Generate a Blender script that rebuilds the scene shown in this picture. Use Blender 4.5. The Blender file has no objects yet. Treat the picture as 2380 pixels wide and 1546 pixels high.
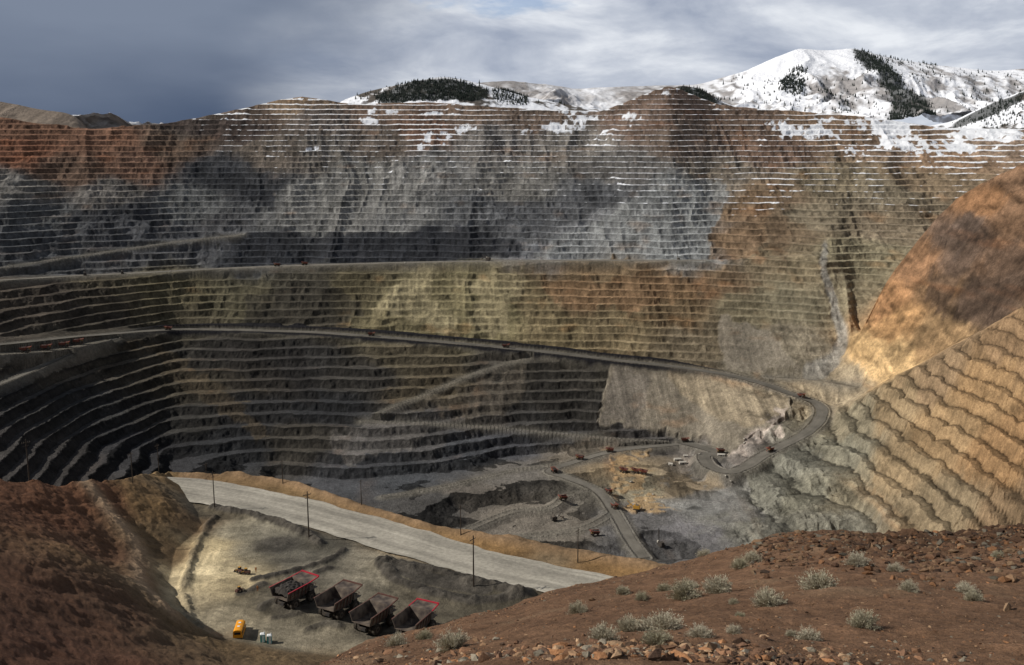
import bpy, math, random
import numpy as np
from mathutils import Vector, Matrix
random.seed(7); rng=np.random.default_rng(7)
scene=bpy.context.scene
COL=scene.collection
# ---------------------------------------------------------------- viewpoint survey helpers
F=2400.0; TH=math.atan(450/2400); CT,ST=math.cos(TH),math.sin(TH)
def sight(px,py):
    dx=px-1200.0; dy=py-779.5
    fw=F*CT-dy*ST
    return dx/fw, -(F*ST+dy*CT)/fw      # bearing tangent, elevation tangent
def lin(c):
    c=np.asarray(c,dtype=np.float64)/255.0
    return np.where(c<=0.04045,c/12.92,((c+0.055)/1.055)**2.4)
def slin(c,s=0.78):
    l=lin(c); g=l@np.array([.2126,.7152,.0722]); return g+(l-g)*s
# ---------------------------------------------------------------- noise
def _h(ix,iy,seed):
    n=(ix.astype(np.uint32)*np.uint32(374761393)+iy.astype(np.uint32)*np.uint32(668265263)+np.uint32(seed*2654435 & 0xffffffff))
    n=(n^(n>>np.uint32(13)))*np.uint32(1274126177)
    n=(n^(n>>np.uint32(16)))*np.uint32(2246822519)
    n=n^(n>>np.uint32(15))
    return n.astype(np.float32)/np.float32(4294967295.0)
def vn(x,y,seed=0):
    x=np.asarray(x,dtype=np.float64)+10000; y=np.asarray(y,dtype=np.float64)+10000
    ix=np.floor(x).astype(np.int64); iy=np.floor(y).astype(np.int64)
    fx=(x-ix).astype(np.float32); fy=(y-iy).astype(np.float32)
    ux=fx*fx*(3-2*fx); uy=fy*fy*(3-2*fy)
    a=_h(ix,iy,seed); b=_h(ix+1,iy,seed); c=_h(ix,iy+1,seed); d=_h(ix+1,iy+1,seed)
    return (a+(b-a)*ux)*(1-uy)+(c+(d-c)*ux)*uy
def fbm(x,y,o=4,seed=0):
    s=0; a=0.5; t=0
    for i in range(o):
        s=s+a*vn(x*(2.03**i)+i*17.3,y*(2.03**i)+i*9.1,seed+i); t+=a; a*=0.5
    return (s/t-0.5)*2
def ridged(x,y,o=4,seed=0):
    s=0;a=0.5;t=0
    for i in range(o):
        n=1-np.abs(vn(x*(2.1**i)+i*7.7,y*(2.1**i)+i*3.1,seed+i)*2-1); s=s+a*n*n; t+=a; a*=0.5
    return s/t
def sm(a,b,x):
    t=np.clip((x-a)/(b-a),0,1); return t*t*(3-2*t)
def inpolyv(X,Y,P):
    c=np.zeros(X.shape,bool);n=len(P)
    for i in range(n):
        x1,y1=P[i];x2,y2=P[(i+1)%n]
        if y1==y2: continue
        c^=((y1>Y)!=(y2>Y))&(X<(x2-x1)*(Y-y1)/(y2-y1)+x1)
    return c
def blur(m,n=2):
    for _ in range(n):
        m=(m+np.roll(m,1,0)+np.roll(m,-1,0))/3; m=(m+np.roll(m,1,1)+np.roll(m,-1,1))/3
    return m
# ---------------------------------------------------------------- node materials
def new_mat(name):
    m=bpy.data.materials.new(name); m.use_nodes=True
    nt=m.node_tree; return m,nt,nt.nodes['Principled BSDF']
def terrain_mat(name,scales,bumps,rough=0.95):
    m,nt,p=new_mat(name); N=nt.nodes; L=nt.links
    at=N.new('ShaderNodeAttribute'); at.attribute_name='Col'
    geo=N.new('ShaderNodeNewGeometry')
    prev=None
    for sc,am in scales:
        n=N.new('ShaderNodeTexNoise'); n.inputs['Scale'].default_value=sc; n.inputs['Detail'].default_value=6; n.inputs['Roughness'].default_value=0.7
        L.new(geo.outputs['Position'],n.inputs['Vector'])
        mr=N.new('ShaderNodeMapRange'); mr.inputs['From Min'].default_value=0.3; mr.inputs['From Max'].default_value=0.7
        mr.inputs['To Min'].default_value=1-am; mr.inputs['To Max'].default_value=1+am
        L.new(n.outputs['Fac'],mr.inputs['Value'])
        if prev is None: prev=mr.outputs['Result']
        else:
            mu=N.new('ShaderNodeMath'); mu.operation='MULTIPLY'; L.new(prev,mu.inputs[0]); L.new(mr.outputs['Result'],mu.inputs[1]); prev=mu.outputs[0]
    mx=N.new('ShaderNodeMix'); mx.data_type='FLOAT'
    L.new(at.outputs['Alpha'],mx.inputs['Factor']); L.new(prev,mx.inputs['A']); mx.inputs['B'].default_value=1.0
    vm=N.new('ShaderNodeVectorMath'); vm.operation='SCALE'
    L.new(at.outputs['Color'],vm.inputs[0]); L.new(mx.outputs['Result'],vm.inputs['Scale'])
    L.new(vm.outputs['Vector'],p.inputs['Base Color'])
    p.inputs['Roughness'].default_value=rough; p.inputs['Specular IOR Level'].default_value=0.12
    last=None
    for sc,di in bumps:
        n=N.new('ShaderNodeTexNoise'); n.inputs['Scale'].default_value=sc; n.inputs['Detail'].default_value=5; n.inputs['Roughness'].default_value=0.7
        L.new(geo.outputs['Position'],n.inputs['Vector'])
        b=N.new('ShaderNodeBump'); b.inputs['Strength'].default_value=1.0; b.inputs['Distance'].default_value=di
        L.new(n.outputs['Fac'],b.inputs['Height'])
        if last: L.new(last,b.inputs['Normal'])
        last=b.outputs['Normal']
    L.new(last,p.inputs['Normal'])
    return m
def paint(name,rgb,rough=0.6,dirt=0.3,scale=1.5,dirtcol=(90,78,62),metal=0.0):
    m,nt,p=new_mat(name); N=nt.nodes; L=nt.links
    tc=N.new('ShaderNodeTexCoord')
    n=N.new('ShaderNodeTexNoise'); n.inputs['Scale'].default_value=scale; n.inputs['Detail'].default_value=8
    L.new(tc.outputs['Object'],n.inputs['Vector'])
    r=N.new('ShaderNodeMapRange'); r.inputs['From Min'].default_value=0.35; r.inputs['From Max'].default_value=0.75
    r.inputs['To Min'].default_value=0.0; r.inputs['To Max'].default_value=dirt*1.6
    L.new(n.outputs['Fac'],r.inputs['Value'])
    mx=N.new('ShaderNodeMix'); mx.data_type='RGBA'
    mx.inputs['A'].default_value=(*lin(rgb),1); mx.inputs['B'].default_value=(*lin(dirtcol),1)
    L.new(r.outputs['Result'],mx.inputs['Factor']); L.new(mx.outputs['Result'],p.inputs['Base Color'])
    p.inputs['Roughness'].default_value=rough; p.inputs['Metallic'].default_value=metal
    p.inputs['Specular IOR Level'].default_value=0.3
    return m
# ---------------------------------------------------------------- sheets
def link(o,**kw):
    COL.objects.link(o)
    for k,v in kw.items(): o[k]=v
    return o
def grid_obj(name,X,Y,Z,C,mat,smooth=True,**kw):
    nt_,ny=X.shape
    me=bpy.data.meshes.new(name)
    co=np.stack([X,Y,Z],-1).astype(np.float32).reshape(-1)
    nv=nt_*ny
    me.vertices.add(nv); me.vertices.foreach_set('co',co)
    i,j=np.meshgrid(np.arange(nt_-1),np.arange(ny-1),indexing='ij')
    a=(i*ny+j).ravel(); q=np.stack([a,a+ny,a+ny+1,a+1],-1).astype(np.int32)
    nf=len(q)
    me.loops.add(nf*4); me.loops.foreach_set('vertex_index',q.ravel())
    me.polygons.add(nf); me.polygons.foreach_set('loop_start',np.arange(0,nf*4,4,dtype=np.int32))
    me.polygons.foreach_set('use_smooth',np.full(nf,smooth,dtype=bool))
    me.update(calc_edges=True)
    at=me.color_attributes.new('Col','FLOAT_COLOR','POINT')
    at.data.foreach_set('color',C.astype(np.float32).reshape(-1))
    me.materials.append(mat)
    o=bpy.data.objects.new(name,me)
    return link(o,**kw)
class Sheet:
    def __init__(s,lines,p0,p1,sig=4):
        s.tg=np.linspace((p0-1200)/2300,(p1-1200)/2300,800)
        Ys=[];Zs=[]
        for ln in lines:
            T=[];Yv=[];Zv=[]
            for p in ln:
                if len(p)==4: T.append((p[0]-1200)/2300); Yv.append(p[2]); Zv.append(p[3])
                else:
                    t,e=sight(p[0],p[1]); T.append(t); Yv.append(p[2]); Zv.append(e*p[2])
            o=np.argsort(T); T=np.array(T)[o]; Yv=np.array(Yv,float)[o]; Zv=np.array(Zv)[o]
            y=np.interp(s.tg,T,Yv); z=np.interp(s.tg,T,Zv)
            k=np.arange(-3*sig,3*sig+1); w=np.exp(-k*k/(2*sig*sig)); w/=w.sum()
            pad=3*sig
            y=np.convolve(np.pad(y,pad,'edge'),w,'valid'); z=np.convolve(np.pad(z,pad,'edge'),w,'valid')
            Ys.append(y);Zs.append(z)
        for k in range(1,len(Ys)): Ys[k]=np.maximum(Ys[k],Ys[k-1]+4)
        s.Y=np.array(Ys); s.Z=np.array(Zs)
    def prof(s,t):
        return np.array([np.interp(t,s.tg,r) for r in s.Y]),np.array([np.interp(t,s.tg,r) for r in s.Z])
    def point(s,px,py):
        t,e=sight(px,py); a,b=s.prof(t)
        yy=np.linspace(a[0],a[-1],4000); d=np.interp(yy,a,b)-e*yy
        i=np.where(d>=0)[0]
        y=yy[i[0]] if len(i) else a[-2]
        return t*y,y,float(np.interp(y,a,b))
    def grid(s,tc,rows):
        s.tc=tc; s.rows=rows
        Z=np.empty((len(tc),len(rows)))
        YY=np.array([np.interp(tc,s.tg,r) for r in s.Y]); ZZ=np.array([np.interp(tc,s.tg,r) for r in s.Z])
        for i in range(len(tc)): Z[i]=np.interp(rows,YY[:,i],ZZ[:,i])
        Y=np.broadcast_to(rows,Z.shape).copy(); X=tc[:,None]*rows[None,:]
        return X,Y,Z
    def z(s,x,y):
        t=x/y
        i=np.clip(np.interp(t,s.tc,np.arange(len(s.tc))),0,len(s.tc)-1.001); j=np.clip(np.interp(y,s.rows,np.arange(len(s.rows))),0,len(s.rows)-1.001)
        a=int(i);b=int(j);u=i-a;v=j-b;G=s.G
        return float((G[a,b]*(1-u)+G[a+1,b]*u)*(1-v)+(G[a,b+1]*(1-u)+G[a+1,b+1]*u)*v)
def idw(X,Y,Z,pts,zw=1.6):
    acc=[np.zeros(X.shape,np.float32) for _ in range(5)]
    X=X.astype(np.float32);Y=Y.astype(np.float32);Z=Z.astype(np.float32)
    for (x,y,z,(r,g,b,ts)) in pts:
        d=(X-x)**2+(Y-y)**2+((Z-z)*zw)**2+np.float32(60)
        w=np.float32(1e3)/d; w=w*w*w
        acc[0]+=w
        acc[1]+=w*r; acc[2]+=w*g; acc[3]+=w*b; acc[4]+=w*ts
    a=np.maximum(acc[0],1e-30)
    return np.stack([acc[1],acc[2],acc[3]],-1)/a[...,None], acc[4]/a
def resample(P,step):
    P=np.array(P,float)
    out=[]
    n=len(P)
    for i in range(n-1):
        p0=P[max(i-1,0)];p1=P[i];p2=P[i+1];p3=P[min(i+2,n-1)]
        k=max(2,int(np.linalg.norm(p2-p1)/step))
        for t in np.linspace(0,1,k,endpoint=False):
            out.append(0.5*((2*p1)+(-p0+p2)*t+(2*p0-5*p1+4*p2-p3)*t*t+(-p0+3*p1-3*p2+p3)*t**3))
    out.append(P[-1]); return np.array(out)
def strip(name,P,w,mat,dz,col,cross=6,lane=.10,**kw):
    T=np.gradient(P[:,:2],axis=0); T/=np.linalg.norm(T,axis=1)[:,None]+1e-9
    Nn=np.stack([-T[:,1],T[:,0]],-1)
    u=np.linspace(-1,1,cross+1)
    edge=1+0.2*fbm(P[:,0]/12,P[:,1]/12,3,5)
    X=P[:,0:1]+Nn[:,0:1]*u[None]*w/2*edge[:,None]; Y=P[:,1:2]+Nn[:,1:2]*u[None]*w/2*edge[:,None]
    Z=np.repeat(P[:,2:3]+dz,cross+1,1)
    along=np.cumsum(np.r_[0,np.linalg.norm(np.diff(P[:,:2],axis=0),axis=1)])[:,None]
    c=np.array(col)[None,None,:]*(1+0.3*fbm(X/15,Y/15,4,9)[...,None])
    U=np.repeat(u[None],len(P),0)
    tr=fbm(U*9+0.4*fbm(along/40+0*U,U,2,3),along/60+0*U,3,77)
    c=c*(1+1.3*lane*tr)[...,None]
    lanes=1-lane*np.exp(-((np.abs(u)-0.45)/0.12)**2)[None,:,None]
    C=np.concatenate([c*lanes,np.zeros(X.shape+(1,))],-1)
    return grid_obj(name,X[::-1],Y[::-1],Z[::-1],C[::-1],mat,**kw)

GAIN=1.40
WB=np.array([1.03,1.0,.95])
# ================================================================= OPEN PIT
L=[]
L.append([(-300,None,950,-500),(2700,None,950,-560)])
L.append([(-200,1140,1250),(0,1120,1340),(400,1180,1500),(800,1210,1480),(1200,1260,1440),(1500,1315,1365),(1700,1300,1370),(2000,1260,1400),(2200,1270,1270),(2400,1280,1130),(2600,1290,1010)])
L.append([(-200,1060,1350),(0,1015,1480),(200,1030,1620),(400,1050,1720),(650,1105,1690),(850,1130,1650),(1000,1100,1700),(1200,1060,1800),(1500,1038,1850),(1640,1045,1835),(1720,1120,1660),(1760,1125,1640),(2000,1080,1600),(2200,1030,1460),(2400,985,1330),(2600,960,1200)])
L3=[(-200,815,1650),(0,805,1770),(200,785,1950),(420,772,2110),(870,787,2110),(1200,815,2080),(1600,862,2020),(1780,892,1950),(1850,915,1900),(1930,967,1830),(2000,945,1790),(2100,880,1720),(2200,835,1640),(2400,720,1500),(2600,620,1380)]
L.append(L3)
l4=[]
for (px,py,y) in L3[:10]:
    t,e=sight(px,py); l4.append((px,None,y+45,e*y+1))
l4+=[(1985,None,1850,-470),(2100,None,1800,-412),(2200,None,1740,-352),(2400,None,1600,-245),(2600,None,1480,-180)]
L.append(l4)
L5=[(-200,665,1980),(0,655,2080),(200,648,2210),(500,632,2330),(800,620,2350),(1200,612,2330),(1660,612,2280),(1850,600,2230),(1925,600,2200),(1962,None,2200,-268),(1985,848,1925),(2030,750,1960),(2080,650,2000),(2150,560,2000),(2200,500,1990),(2290,430,1950),(2400,380,1900),(2600,300,1800)]
L.append(L5)
l6=[]
for p in L5:
    px,y=p[0],p[2]; zz=p[3] if len(p)==4 else sight(px,p[1])[1]*y
    l6.append((px,None,y+35,zz+(1 if px<1940 else 20)) if px<1970 else (px,None,y+80,zz+(24 if px<2000 else (-5 if px<2040 else -28))))
L.append(l6)
rim=[(-200,285,2650),(0,272,2700),(100,290,2710),(220,302,2720),(300,296,2740),(400,288,2780),(500,268,2800),(560,256,2810),(640,236,2830),(700,225,2840),(760,232,2850),(830,242,2860),(1000,238,2870),(1100,246,2870),(1300,256,2870),(1400,262,2860),(1460,240,2850),(1520,215,2850),(1570,198,2850),(1620,220,2850),(1680,246,2860),(1800,255,2860),(1900,262,2850),(2050,275,2830),(2200,298,2800),(2400,302,2750),(2600,300,2700)]
toe=[]
for p in l6:
    if p[0]<1940:
        e2=np.interp(p[0],[q[0] for q in rim],[sight(q[0],q[1])[1]*q[2] for q in rim]); y2=np.interp(p[0],[q[0] for q in rim],[q[2] for q in rim])
        f_=70/(y2-p[2]); toe.append((p[0],None,p[2]+70,p[3]+f_*(e2-p[3])))
toe+=[(1960,None,2290,-224),(2000,None,2280,-226),(2080,None,2290,-215),(2200,None,2310,-190),(2290,None,2310,-165),(2400,None,2300,-150),(2600,None,2300,-140)]
L.append(toe)
L.append(rim)
L.append([(p[0],None,p[2]+160,sight(p[0],p[1])[1]*p[2]-14) for p in rim])
L.append([(-300,None,3500,-90),(2700,None,3500,-60)])
pit=Sheet(L,-330,2730,3)
tc=np.linspace(-0.60,0.60,1700)
rows=np.concatenate([np.arange(950,1280,7),np.arange(1280,2960,2.0),np.arange(2960,3480,14)])
X,Y,Z=pit.grid(tc,rows)
k=np.exp(-np.arange(-8,9)**2/(2*3.0**2)); k/=k.sum()
Zp=np.pad(Z,((0,0),(8,8)),'edge'); Z=sum(k[i]*Zp[:,i:i+Z.shape[1]] for i in range(17))
Zb=Z.copy()
slope=np.abs(np.gradient(Z,axis=1)/np.gradient(rows)[None,:])
wm=sm(0.08,0.35,slope)
T=X/Y
B=13.5
n1=fbm(X/230,Y/230,4,11); n2=fbm(X/60,Y/60,3,21); n3=fbm(X/16,Y/16,3,31); n4=fbm(X/7,Y/7,2,37)
butt=ridged(X/170+0.4*n1,Y/420,3,15)-0.5
rimfade=1-0.8*sm(10,60,Z)
floorm=(1-wm)*sm(1950,1850,Y)*sm(-480,-510,Z)
cells=fbm(X/75,Y/60,3,18)
crY=np.interp(tc,pit.tg,pit.Y[3])[:,None]
rightwall=sm(0.20,0.26,T)*sm(40,5,Y-crY)
lowl=sm(.12,.04,T)*sm(-340,-385,Zb)*sm(30,0,Y-crY)
# ---- rock colours with sunlight and cloud shade kept in them: (px,py,(r,g,b),terrace)
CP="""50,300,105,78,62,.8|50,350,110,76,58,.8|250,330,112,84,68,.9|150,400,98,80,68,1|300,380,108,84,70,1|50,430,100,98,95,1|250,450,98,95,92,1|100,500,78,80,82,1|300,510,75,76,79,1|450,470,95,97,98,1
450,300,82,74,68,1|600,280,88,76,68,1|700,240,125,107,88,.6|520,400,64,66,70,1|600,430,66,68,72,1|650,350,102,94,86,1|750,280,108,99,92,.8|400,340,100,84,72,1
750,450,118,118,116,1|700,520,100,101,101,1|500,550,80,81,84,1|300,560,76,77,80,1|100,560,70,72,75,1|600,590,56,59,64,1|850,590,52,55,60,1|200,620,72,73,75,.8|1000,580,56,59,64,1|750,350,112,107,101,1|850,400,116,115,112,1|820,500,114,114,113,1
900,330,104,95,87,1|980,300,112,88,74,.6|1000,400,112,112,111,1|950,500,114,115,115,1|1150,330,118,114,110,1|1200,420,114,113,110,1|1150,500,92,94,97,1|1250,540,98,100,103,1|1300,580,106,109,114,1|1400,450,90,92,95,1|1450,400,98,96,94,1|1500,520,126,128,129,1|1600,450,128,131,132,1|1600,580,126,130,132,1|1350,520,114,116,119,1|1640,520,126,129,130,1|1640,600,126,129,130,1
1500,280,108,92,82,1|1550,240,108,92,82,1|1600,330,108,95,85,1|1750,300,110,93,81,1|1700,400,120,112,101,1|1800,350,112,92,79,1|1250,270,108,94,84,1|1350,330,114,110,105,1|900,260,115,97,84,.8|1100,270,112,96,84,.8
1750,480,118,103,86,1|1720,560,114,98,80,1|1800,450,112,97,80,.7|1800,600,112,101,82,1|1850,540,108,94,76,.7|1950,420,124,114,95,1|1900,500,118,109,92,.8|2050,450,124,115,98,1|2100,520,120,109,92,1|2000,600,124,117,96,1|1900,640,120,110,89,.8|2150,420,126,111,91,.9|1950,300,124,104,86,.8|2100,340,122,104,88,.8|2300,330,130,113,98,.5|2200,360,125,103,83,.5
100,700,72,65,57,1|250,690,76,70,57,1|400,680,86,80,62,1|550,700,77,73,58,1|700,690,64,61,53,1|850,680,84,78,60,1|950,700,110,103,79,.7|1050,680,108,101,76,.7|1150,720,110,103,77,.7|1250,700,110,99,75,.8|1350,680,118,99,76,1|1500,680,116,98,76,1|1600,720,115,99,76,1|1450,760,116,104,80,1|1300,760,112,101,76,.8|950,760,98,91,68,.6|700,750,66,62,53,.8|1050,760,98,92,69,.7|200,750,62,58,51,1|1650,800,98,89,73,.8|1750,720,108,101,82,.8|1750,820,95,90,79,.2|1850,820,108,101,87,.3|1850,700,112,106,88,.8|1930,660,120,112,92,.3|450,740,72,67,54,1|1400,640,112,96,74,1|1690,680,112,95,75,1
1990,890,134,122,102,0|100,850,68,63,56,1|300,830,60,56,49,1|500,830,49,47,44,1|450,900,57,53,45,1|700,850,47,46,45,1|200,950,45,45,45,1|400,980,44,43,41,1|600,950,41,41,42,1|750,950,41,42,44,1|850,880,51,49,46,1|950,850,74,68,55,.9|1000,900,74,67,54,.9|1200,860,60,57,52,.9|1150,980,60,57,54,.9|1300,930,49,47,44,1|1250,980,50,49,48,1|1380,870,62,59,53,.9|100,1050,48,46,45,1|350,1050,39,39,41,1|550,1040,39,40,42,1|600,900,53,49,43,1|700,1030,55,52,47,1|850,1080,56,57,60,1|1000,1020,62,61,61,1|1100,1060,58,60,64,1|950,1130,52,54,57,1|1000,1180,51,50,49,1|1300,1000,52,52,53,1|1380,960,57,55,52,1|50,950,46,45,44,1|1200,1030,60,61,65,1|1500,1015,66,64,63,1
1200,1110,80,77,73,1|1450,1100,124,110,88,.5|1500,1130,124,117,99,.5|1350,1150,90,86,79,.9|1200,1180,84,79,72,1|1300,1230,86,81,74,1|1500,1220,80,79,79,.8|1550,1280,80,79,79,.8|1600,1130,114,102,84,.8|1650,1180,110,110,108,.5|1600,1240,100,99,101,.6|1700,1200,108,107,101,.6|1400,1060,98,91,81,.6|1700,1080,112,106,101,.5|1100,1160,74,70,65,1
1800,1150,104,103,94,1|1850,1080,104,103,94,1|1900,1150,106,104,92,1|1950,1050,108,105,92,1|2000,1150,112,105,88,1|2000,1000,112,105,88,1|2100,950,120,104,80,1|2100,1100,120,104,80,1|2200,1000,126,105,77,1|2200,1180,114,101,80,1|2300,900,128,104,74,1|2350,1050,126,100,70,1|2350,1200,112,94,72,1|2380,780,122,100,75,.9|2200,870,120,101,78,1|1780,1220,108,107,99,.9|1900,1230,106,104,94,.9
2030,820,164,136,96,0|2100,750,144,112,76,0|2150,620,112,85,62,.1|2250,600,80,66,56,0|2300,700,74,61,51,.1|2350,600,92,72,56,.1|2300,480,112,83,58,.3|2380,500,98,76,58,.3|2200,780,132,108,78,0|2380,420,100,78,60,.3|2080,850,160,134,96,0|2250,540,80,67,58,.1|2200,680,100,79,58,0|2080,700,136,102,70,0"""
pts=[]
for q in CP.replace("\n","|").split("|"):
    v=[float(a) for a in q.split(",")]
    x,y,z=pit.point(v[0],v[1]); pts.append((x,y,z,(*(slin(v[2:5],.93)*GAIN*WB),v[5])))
wx=30*fbm(X/90,Y/90,5,41)+12*fbm(X/14,Y/14,3,43); wy=28*fbm(X/90,Y/90,4,47); wz=16*fbm(X/50,Y/50,3,53)+10*fbm(X/12,Y/12,3,55)
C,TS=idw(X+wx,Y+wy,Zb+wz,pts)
C=C.astype(np.float64); TS=np.clip(TS.astype(np.float64),0,1)
SMO=np.zeros(Z.shape)
def patch(poly,col,ts,a=0.85,warp=1.0,streak=0.0,smooth=0,bl=2,yr=90):
    global C,TS,SMO
    P=[pit.point(*p) for p in poly]; P2=[(p[0],p[2]) for p in P]
    ys=[p[1] for p in P]
    m=inpolyv(X+0.7*wx*warp,Zb+0.8*wz*warp,P2)&(Y>min(ys)-yr)&(Y<max(ys)+yr)
    m=blur(m.astype(float),max(1,bl-2))
    if smooth: SMO=np.maximum(SMO,m*smooth)
    m=m*a
    c=slin(col,.93)*GAIN*WB*(1+streak*fbm(X/7+Zb/60,Zb/70,4,63))[...,None]
    C=C*(1-m[...,None])+c*m[...,None]
    if ts is not None: TS=TS*(1-m)+ts*m
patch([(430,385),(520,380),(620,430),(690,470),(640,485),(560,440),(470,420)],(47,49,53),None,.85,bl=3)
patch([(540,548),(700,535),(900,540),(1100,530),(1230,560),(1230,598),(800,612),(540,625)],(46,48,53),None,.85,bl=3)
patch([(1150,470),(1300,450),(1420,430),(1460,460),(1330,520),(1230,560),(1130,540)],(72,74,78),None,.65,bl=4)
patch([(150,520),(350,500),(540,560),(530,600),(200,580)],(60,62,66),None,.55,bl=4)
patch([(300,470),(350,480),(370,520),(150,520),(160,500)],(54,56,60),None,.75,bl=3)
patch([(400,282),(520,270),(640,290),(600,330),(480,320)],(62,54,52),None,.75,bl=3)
patch([(1660,612),(1660,560),(1690,480),(1760,440),(1830,440),(1800,520),(1790,612)],(114,94,73),1,.7,bl=3)
patch([(1480,470),(1640,410),(1700,420),(1690,480),(1655,560),(1655,608),(1240,608),(1300,560)],(130,133,134),None,.7,bl=3)
patch([(640,440),(760,400),(900,390),(1000,420),(960,480),(800,540),(660,530)],(120,120,118),None,.5,bl=4)
patch([(1815,450),(1850,440),(1860,560),(1840,620),(1790,560)],(90,74,58),.3,.6,bl=4,warp=1.6)
patch([(875,720),(930,670),(1000,635),(1040,640),(1010,690),(1060,740),(1090,790),(1010,760),(960,740)],(134,125,98),.4,.65,streak=.4,bl=3,warp=1.5)
patch([(1060,640),(1160,630),(1240,640),(1190,720),(1140,800),(1100,760),(1110,690)],(126,117,92),.5,.6,streak=.4,bl=3,warp=1.5)
patch([(1260,640),(1420,640),(1650,650),(1640,700),(1500,720),(1300,700)],(122,96,70),None,.5,bl=3,warp=1.6)
patch([(560,690),(740,660),(860,700),(850,740),(700,770),(580,770)],(56,53,47),.9,.65,bl=4)
patch([(0,670),(260,680),(300,760),(0,790)],(56,51,46),1,.6,bl=4)
patch([(1690,740),(1780,780),(1870,868),(1700,865),(1670,800)],(104,98,88),0.05,.8,streak=.3,smooth=.6)
patch([(1250,838),(1160,880),(1050,925),(960,970),(1180,985),(1215,930)],(80,74,65),0.3,.6,streak=.25,bl=4,warp=1.5)
patch([(780,1000),(900,985),(1010,995),(960,1050),(820,1080),(770,1040)],(84,81,78),.6,.7,bl=3)
patch([(1440,848),(1500,854),(1600,870),(1700,885),(1780,900),(1855,930),(1862,965),(1800,1000),(1700,1040),(1600,1038),(1590,1012),(1395,998),(1415,920)],(112,105,93),0.0,1.0,streak=.5,warp=.5,smooth=1,yr=140)
patch([(1560,870),(1700,888),(1850,930),(1850,960),(1760,1000),(1690,990),(1600,930)],(136,123,101),0.0,.6,streak=.8,warp=.4,bl=5,yr=140)
patch([(1850,950),(1845,985),(1790,1020),(1710,1050),(1700,1035),(1780,992)],(160,149,140),.3,.8)
patch([(1445,858),(1530,868),(1500,1000),(1400,998)],(92,87,81),0.0,.65,streak=.6,warp=.8,smooth=1,bl=4)
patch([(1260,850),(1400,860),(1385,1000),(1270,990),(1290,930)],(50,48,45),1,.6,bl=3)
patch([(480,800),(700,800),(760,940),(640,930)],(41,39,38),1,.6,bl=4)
patch([(260,800),(360,810),(520,900),(640,1010),(600,1020),(470,930)],(72,63,49),.8,.55,streak=.3,bl=3)
patch([(1420,1075),(1500,1085),(1560,1120),(1500,1150),(1430,1120)],(150,126,92),.1,.85)
patch([(2150,640),(2290,560),(2400,560),(2400,690),(2300,760),(2240,740)],(72,59,50),.05,.65,warp=2,bl=6)
patch([(2200,520),(2260,500),(2300,560),(2180,620)],(72,61,54),.05,.65,warp=2,bl=5)
patch([(1700,1060),(1740,1120),(1720,1260),(1600,1290),(1640,1160)],(104,103,101),.5,.6,bl=3)
keep=1-SMO
calm=(1-.72*lowl)*(1-.35*rightwall)
Z=Z+keep*(wm*(13*n1+20*butt+5*n2)*rimfade*calm+(1-wm)*(2.5*n1+1.6*n2)*calm+floorm*(7*cells+2*n2))+SMO*1.0*n2
# pale winding debris gully
ch=resample([pit.point(*p) for p in [(1935,575),(1930,620),(1945,670),(1960,725),(1975,775),(1965,820),(1940,850),(1900,875)]],8)
gd=np.full(Z.shape,1e3)
for i_,(x,y,z) in enumerate(ch):
    R=40; j0,j1=np.searchsorted(rows,[y-R,y+R]); a0,a1=np.searchsorted(tc,[(x-R)/y,(x+R)/y]); a0=max(a0-3,0);a1+=3
    w_=5+7*i_/len(ch)
    gd[a0:a1,j0:j1]=np.minimum(gd[a0:a1,j0:j1],np.hypot(X[a0:a1,j0:j1]-x,(Y[a0:a1,j0:j1]-y)*.6)-w_)
gm=sm(4,-3,gd+4*n3)
Z-=gm*2; TS*=1-gm
C=C*(1-.8*gm[...,None])+.8*slin((122,118,109))*GAIN*gm[...,None]*(1+.25*n3)[...,None]
crumble=sm(-0.65,-0.30,fbm(X/80,Y/110,4,61)+0.3*n3)
TS=TS*(0.12+0.88*np.maximum(crumble,np.maximum(rightwall,lowl)))
TS=TS*(0.25+0.75*np.maximum(np.maximum(wm,floorm),np.maximum(rightwall,lowl)))
TS=np.maximum(TS,rightwall*sm(-.1,.35,1-SMO)*.95)
flank=sm(.30,.34,T)*sm(10,50,Y-crY)*sm(2040,1990,Y)
TS=TS*(1-.9*flank)
scal=(ridged(X/34+.3*n2,Y/34,3,75)-.5)
dbl=rightwall
off=0.12*n2+0.09*n3+0.05*n4
ph=Z/B+off
def terr(ph,flat):
    fl=np.floor(ph); fr=ph-fl
    return fl+np.where(fr<flat,0.05*fr/flat,0.05+0.95*sm(0,1,(fr-flat)/(1-flat))),fr
FLAT=0.50
r1,fr1=terr(ph,FLAT)
B2=22.0; off2=0.18*n2+.12*n3+.06*n4+.30*scal
r2,fr2=terr(Z/B2+off2,FLAT)
Z1=B*(r1-off); Z2=B2*(r2-off2)
Zt=Z1*(1-dbl)+Z2*dbl; fr=np.where(dbl>0.5,fr2,fr1)
Z=Z*(1-TS)+Zt*TS
face=(fr>=FLAT)*TS
rg=ridged(X/26+.3*n3,Y/60,3,73)-.45
calm2=1-.5*floorm
Z=Z+keep*calm2*(n3*1.1*(1-0.5*TS)+n4*(0.3+1.3*face)+(1-TS)*wm*(2.0*fbm(X/22,Y/22,3,71)+4.5*rg)+dbl*1.2*n3)
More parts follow.
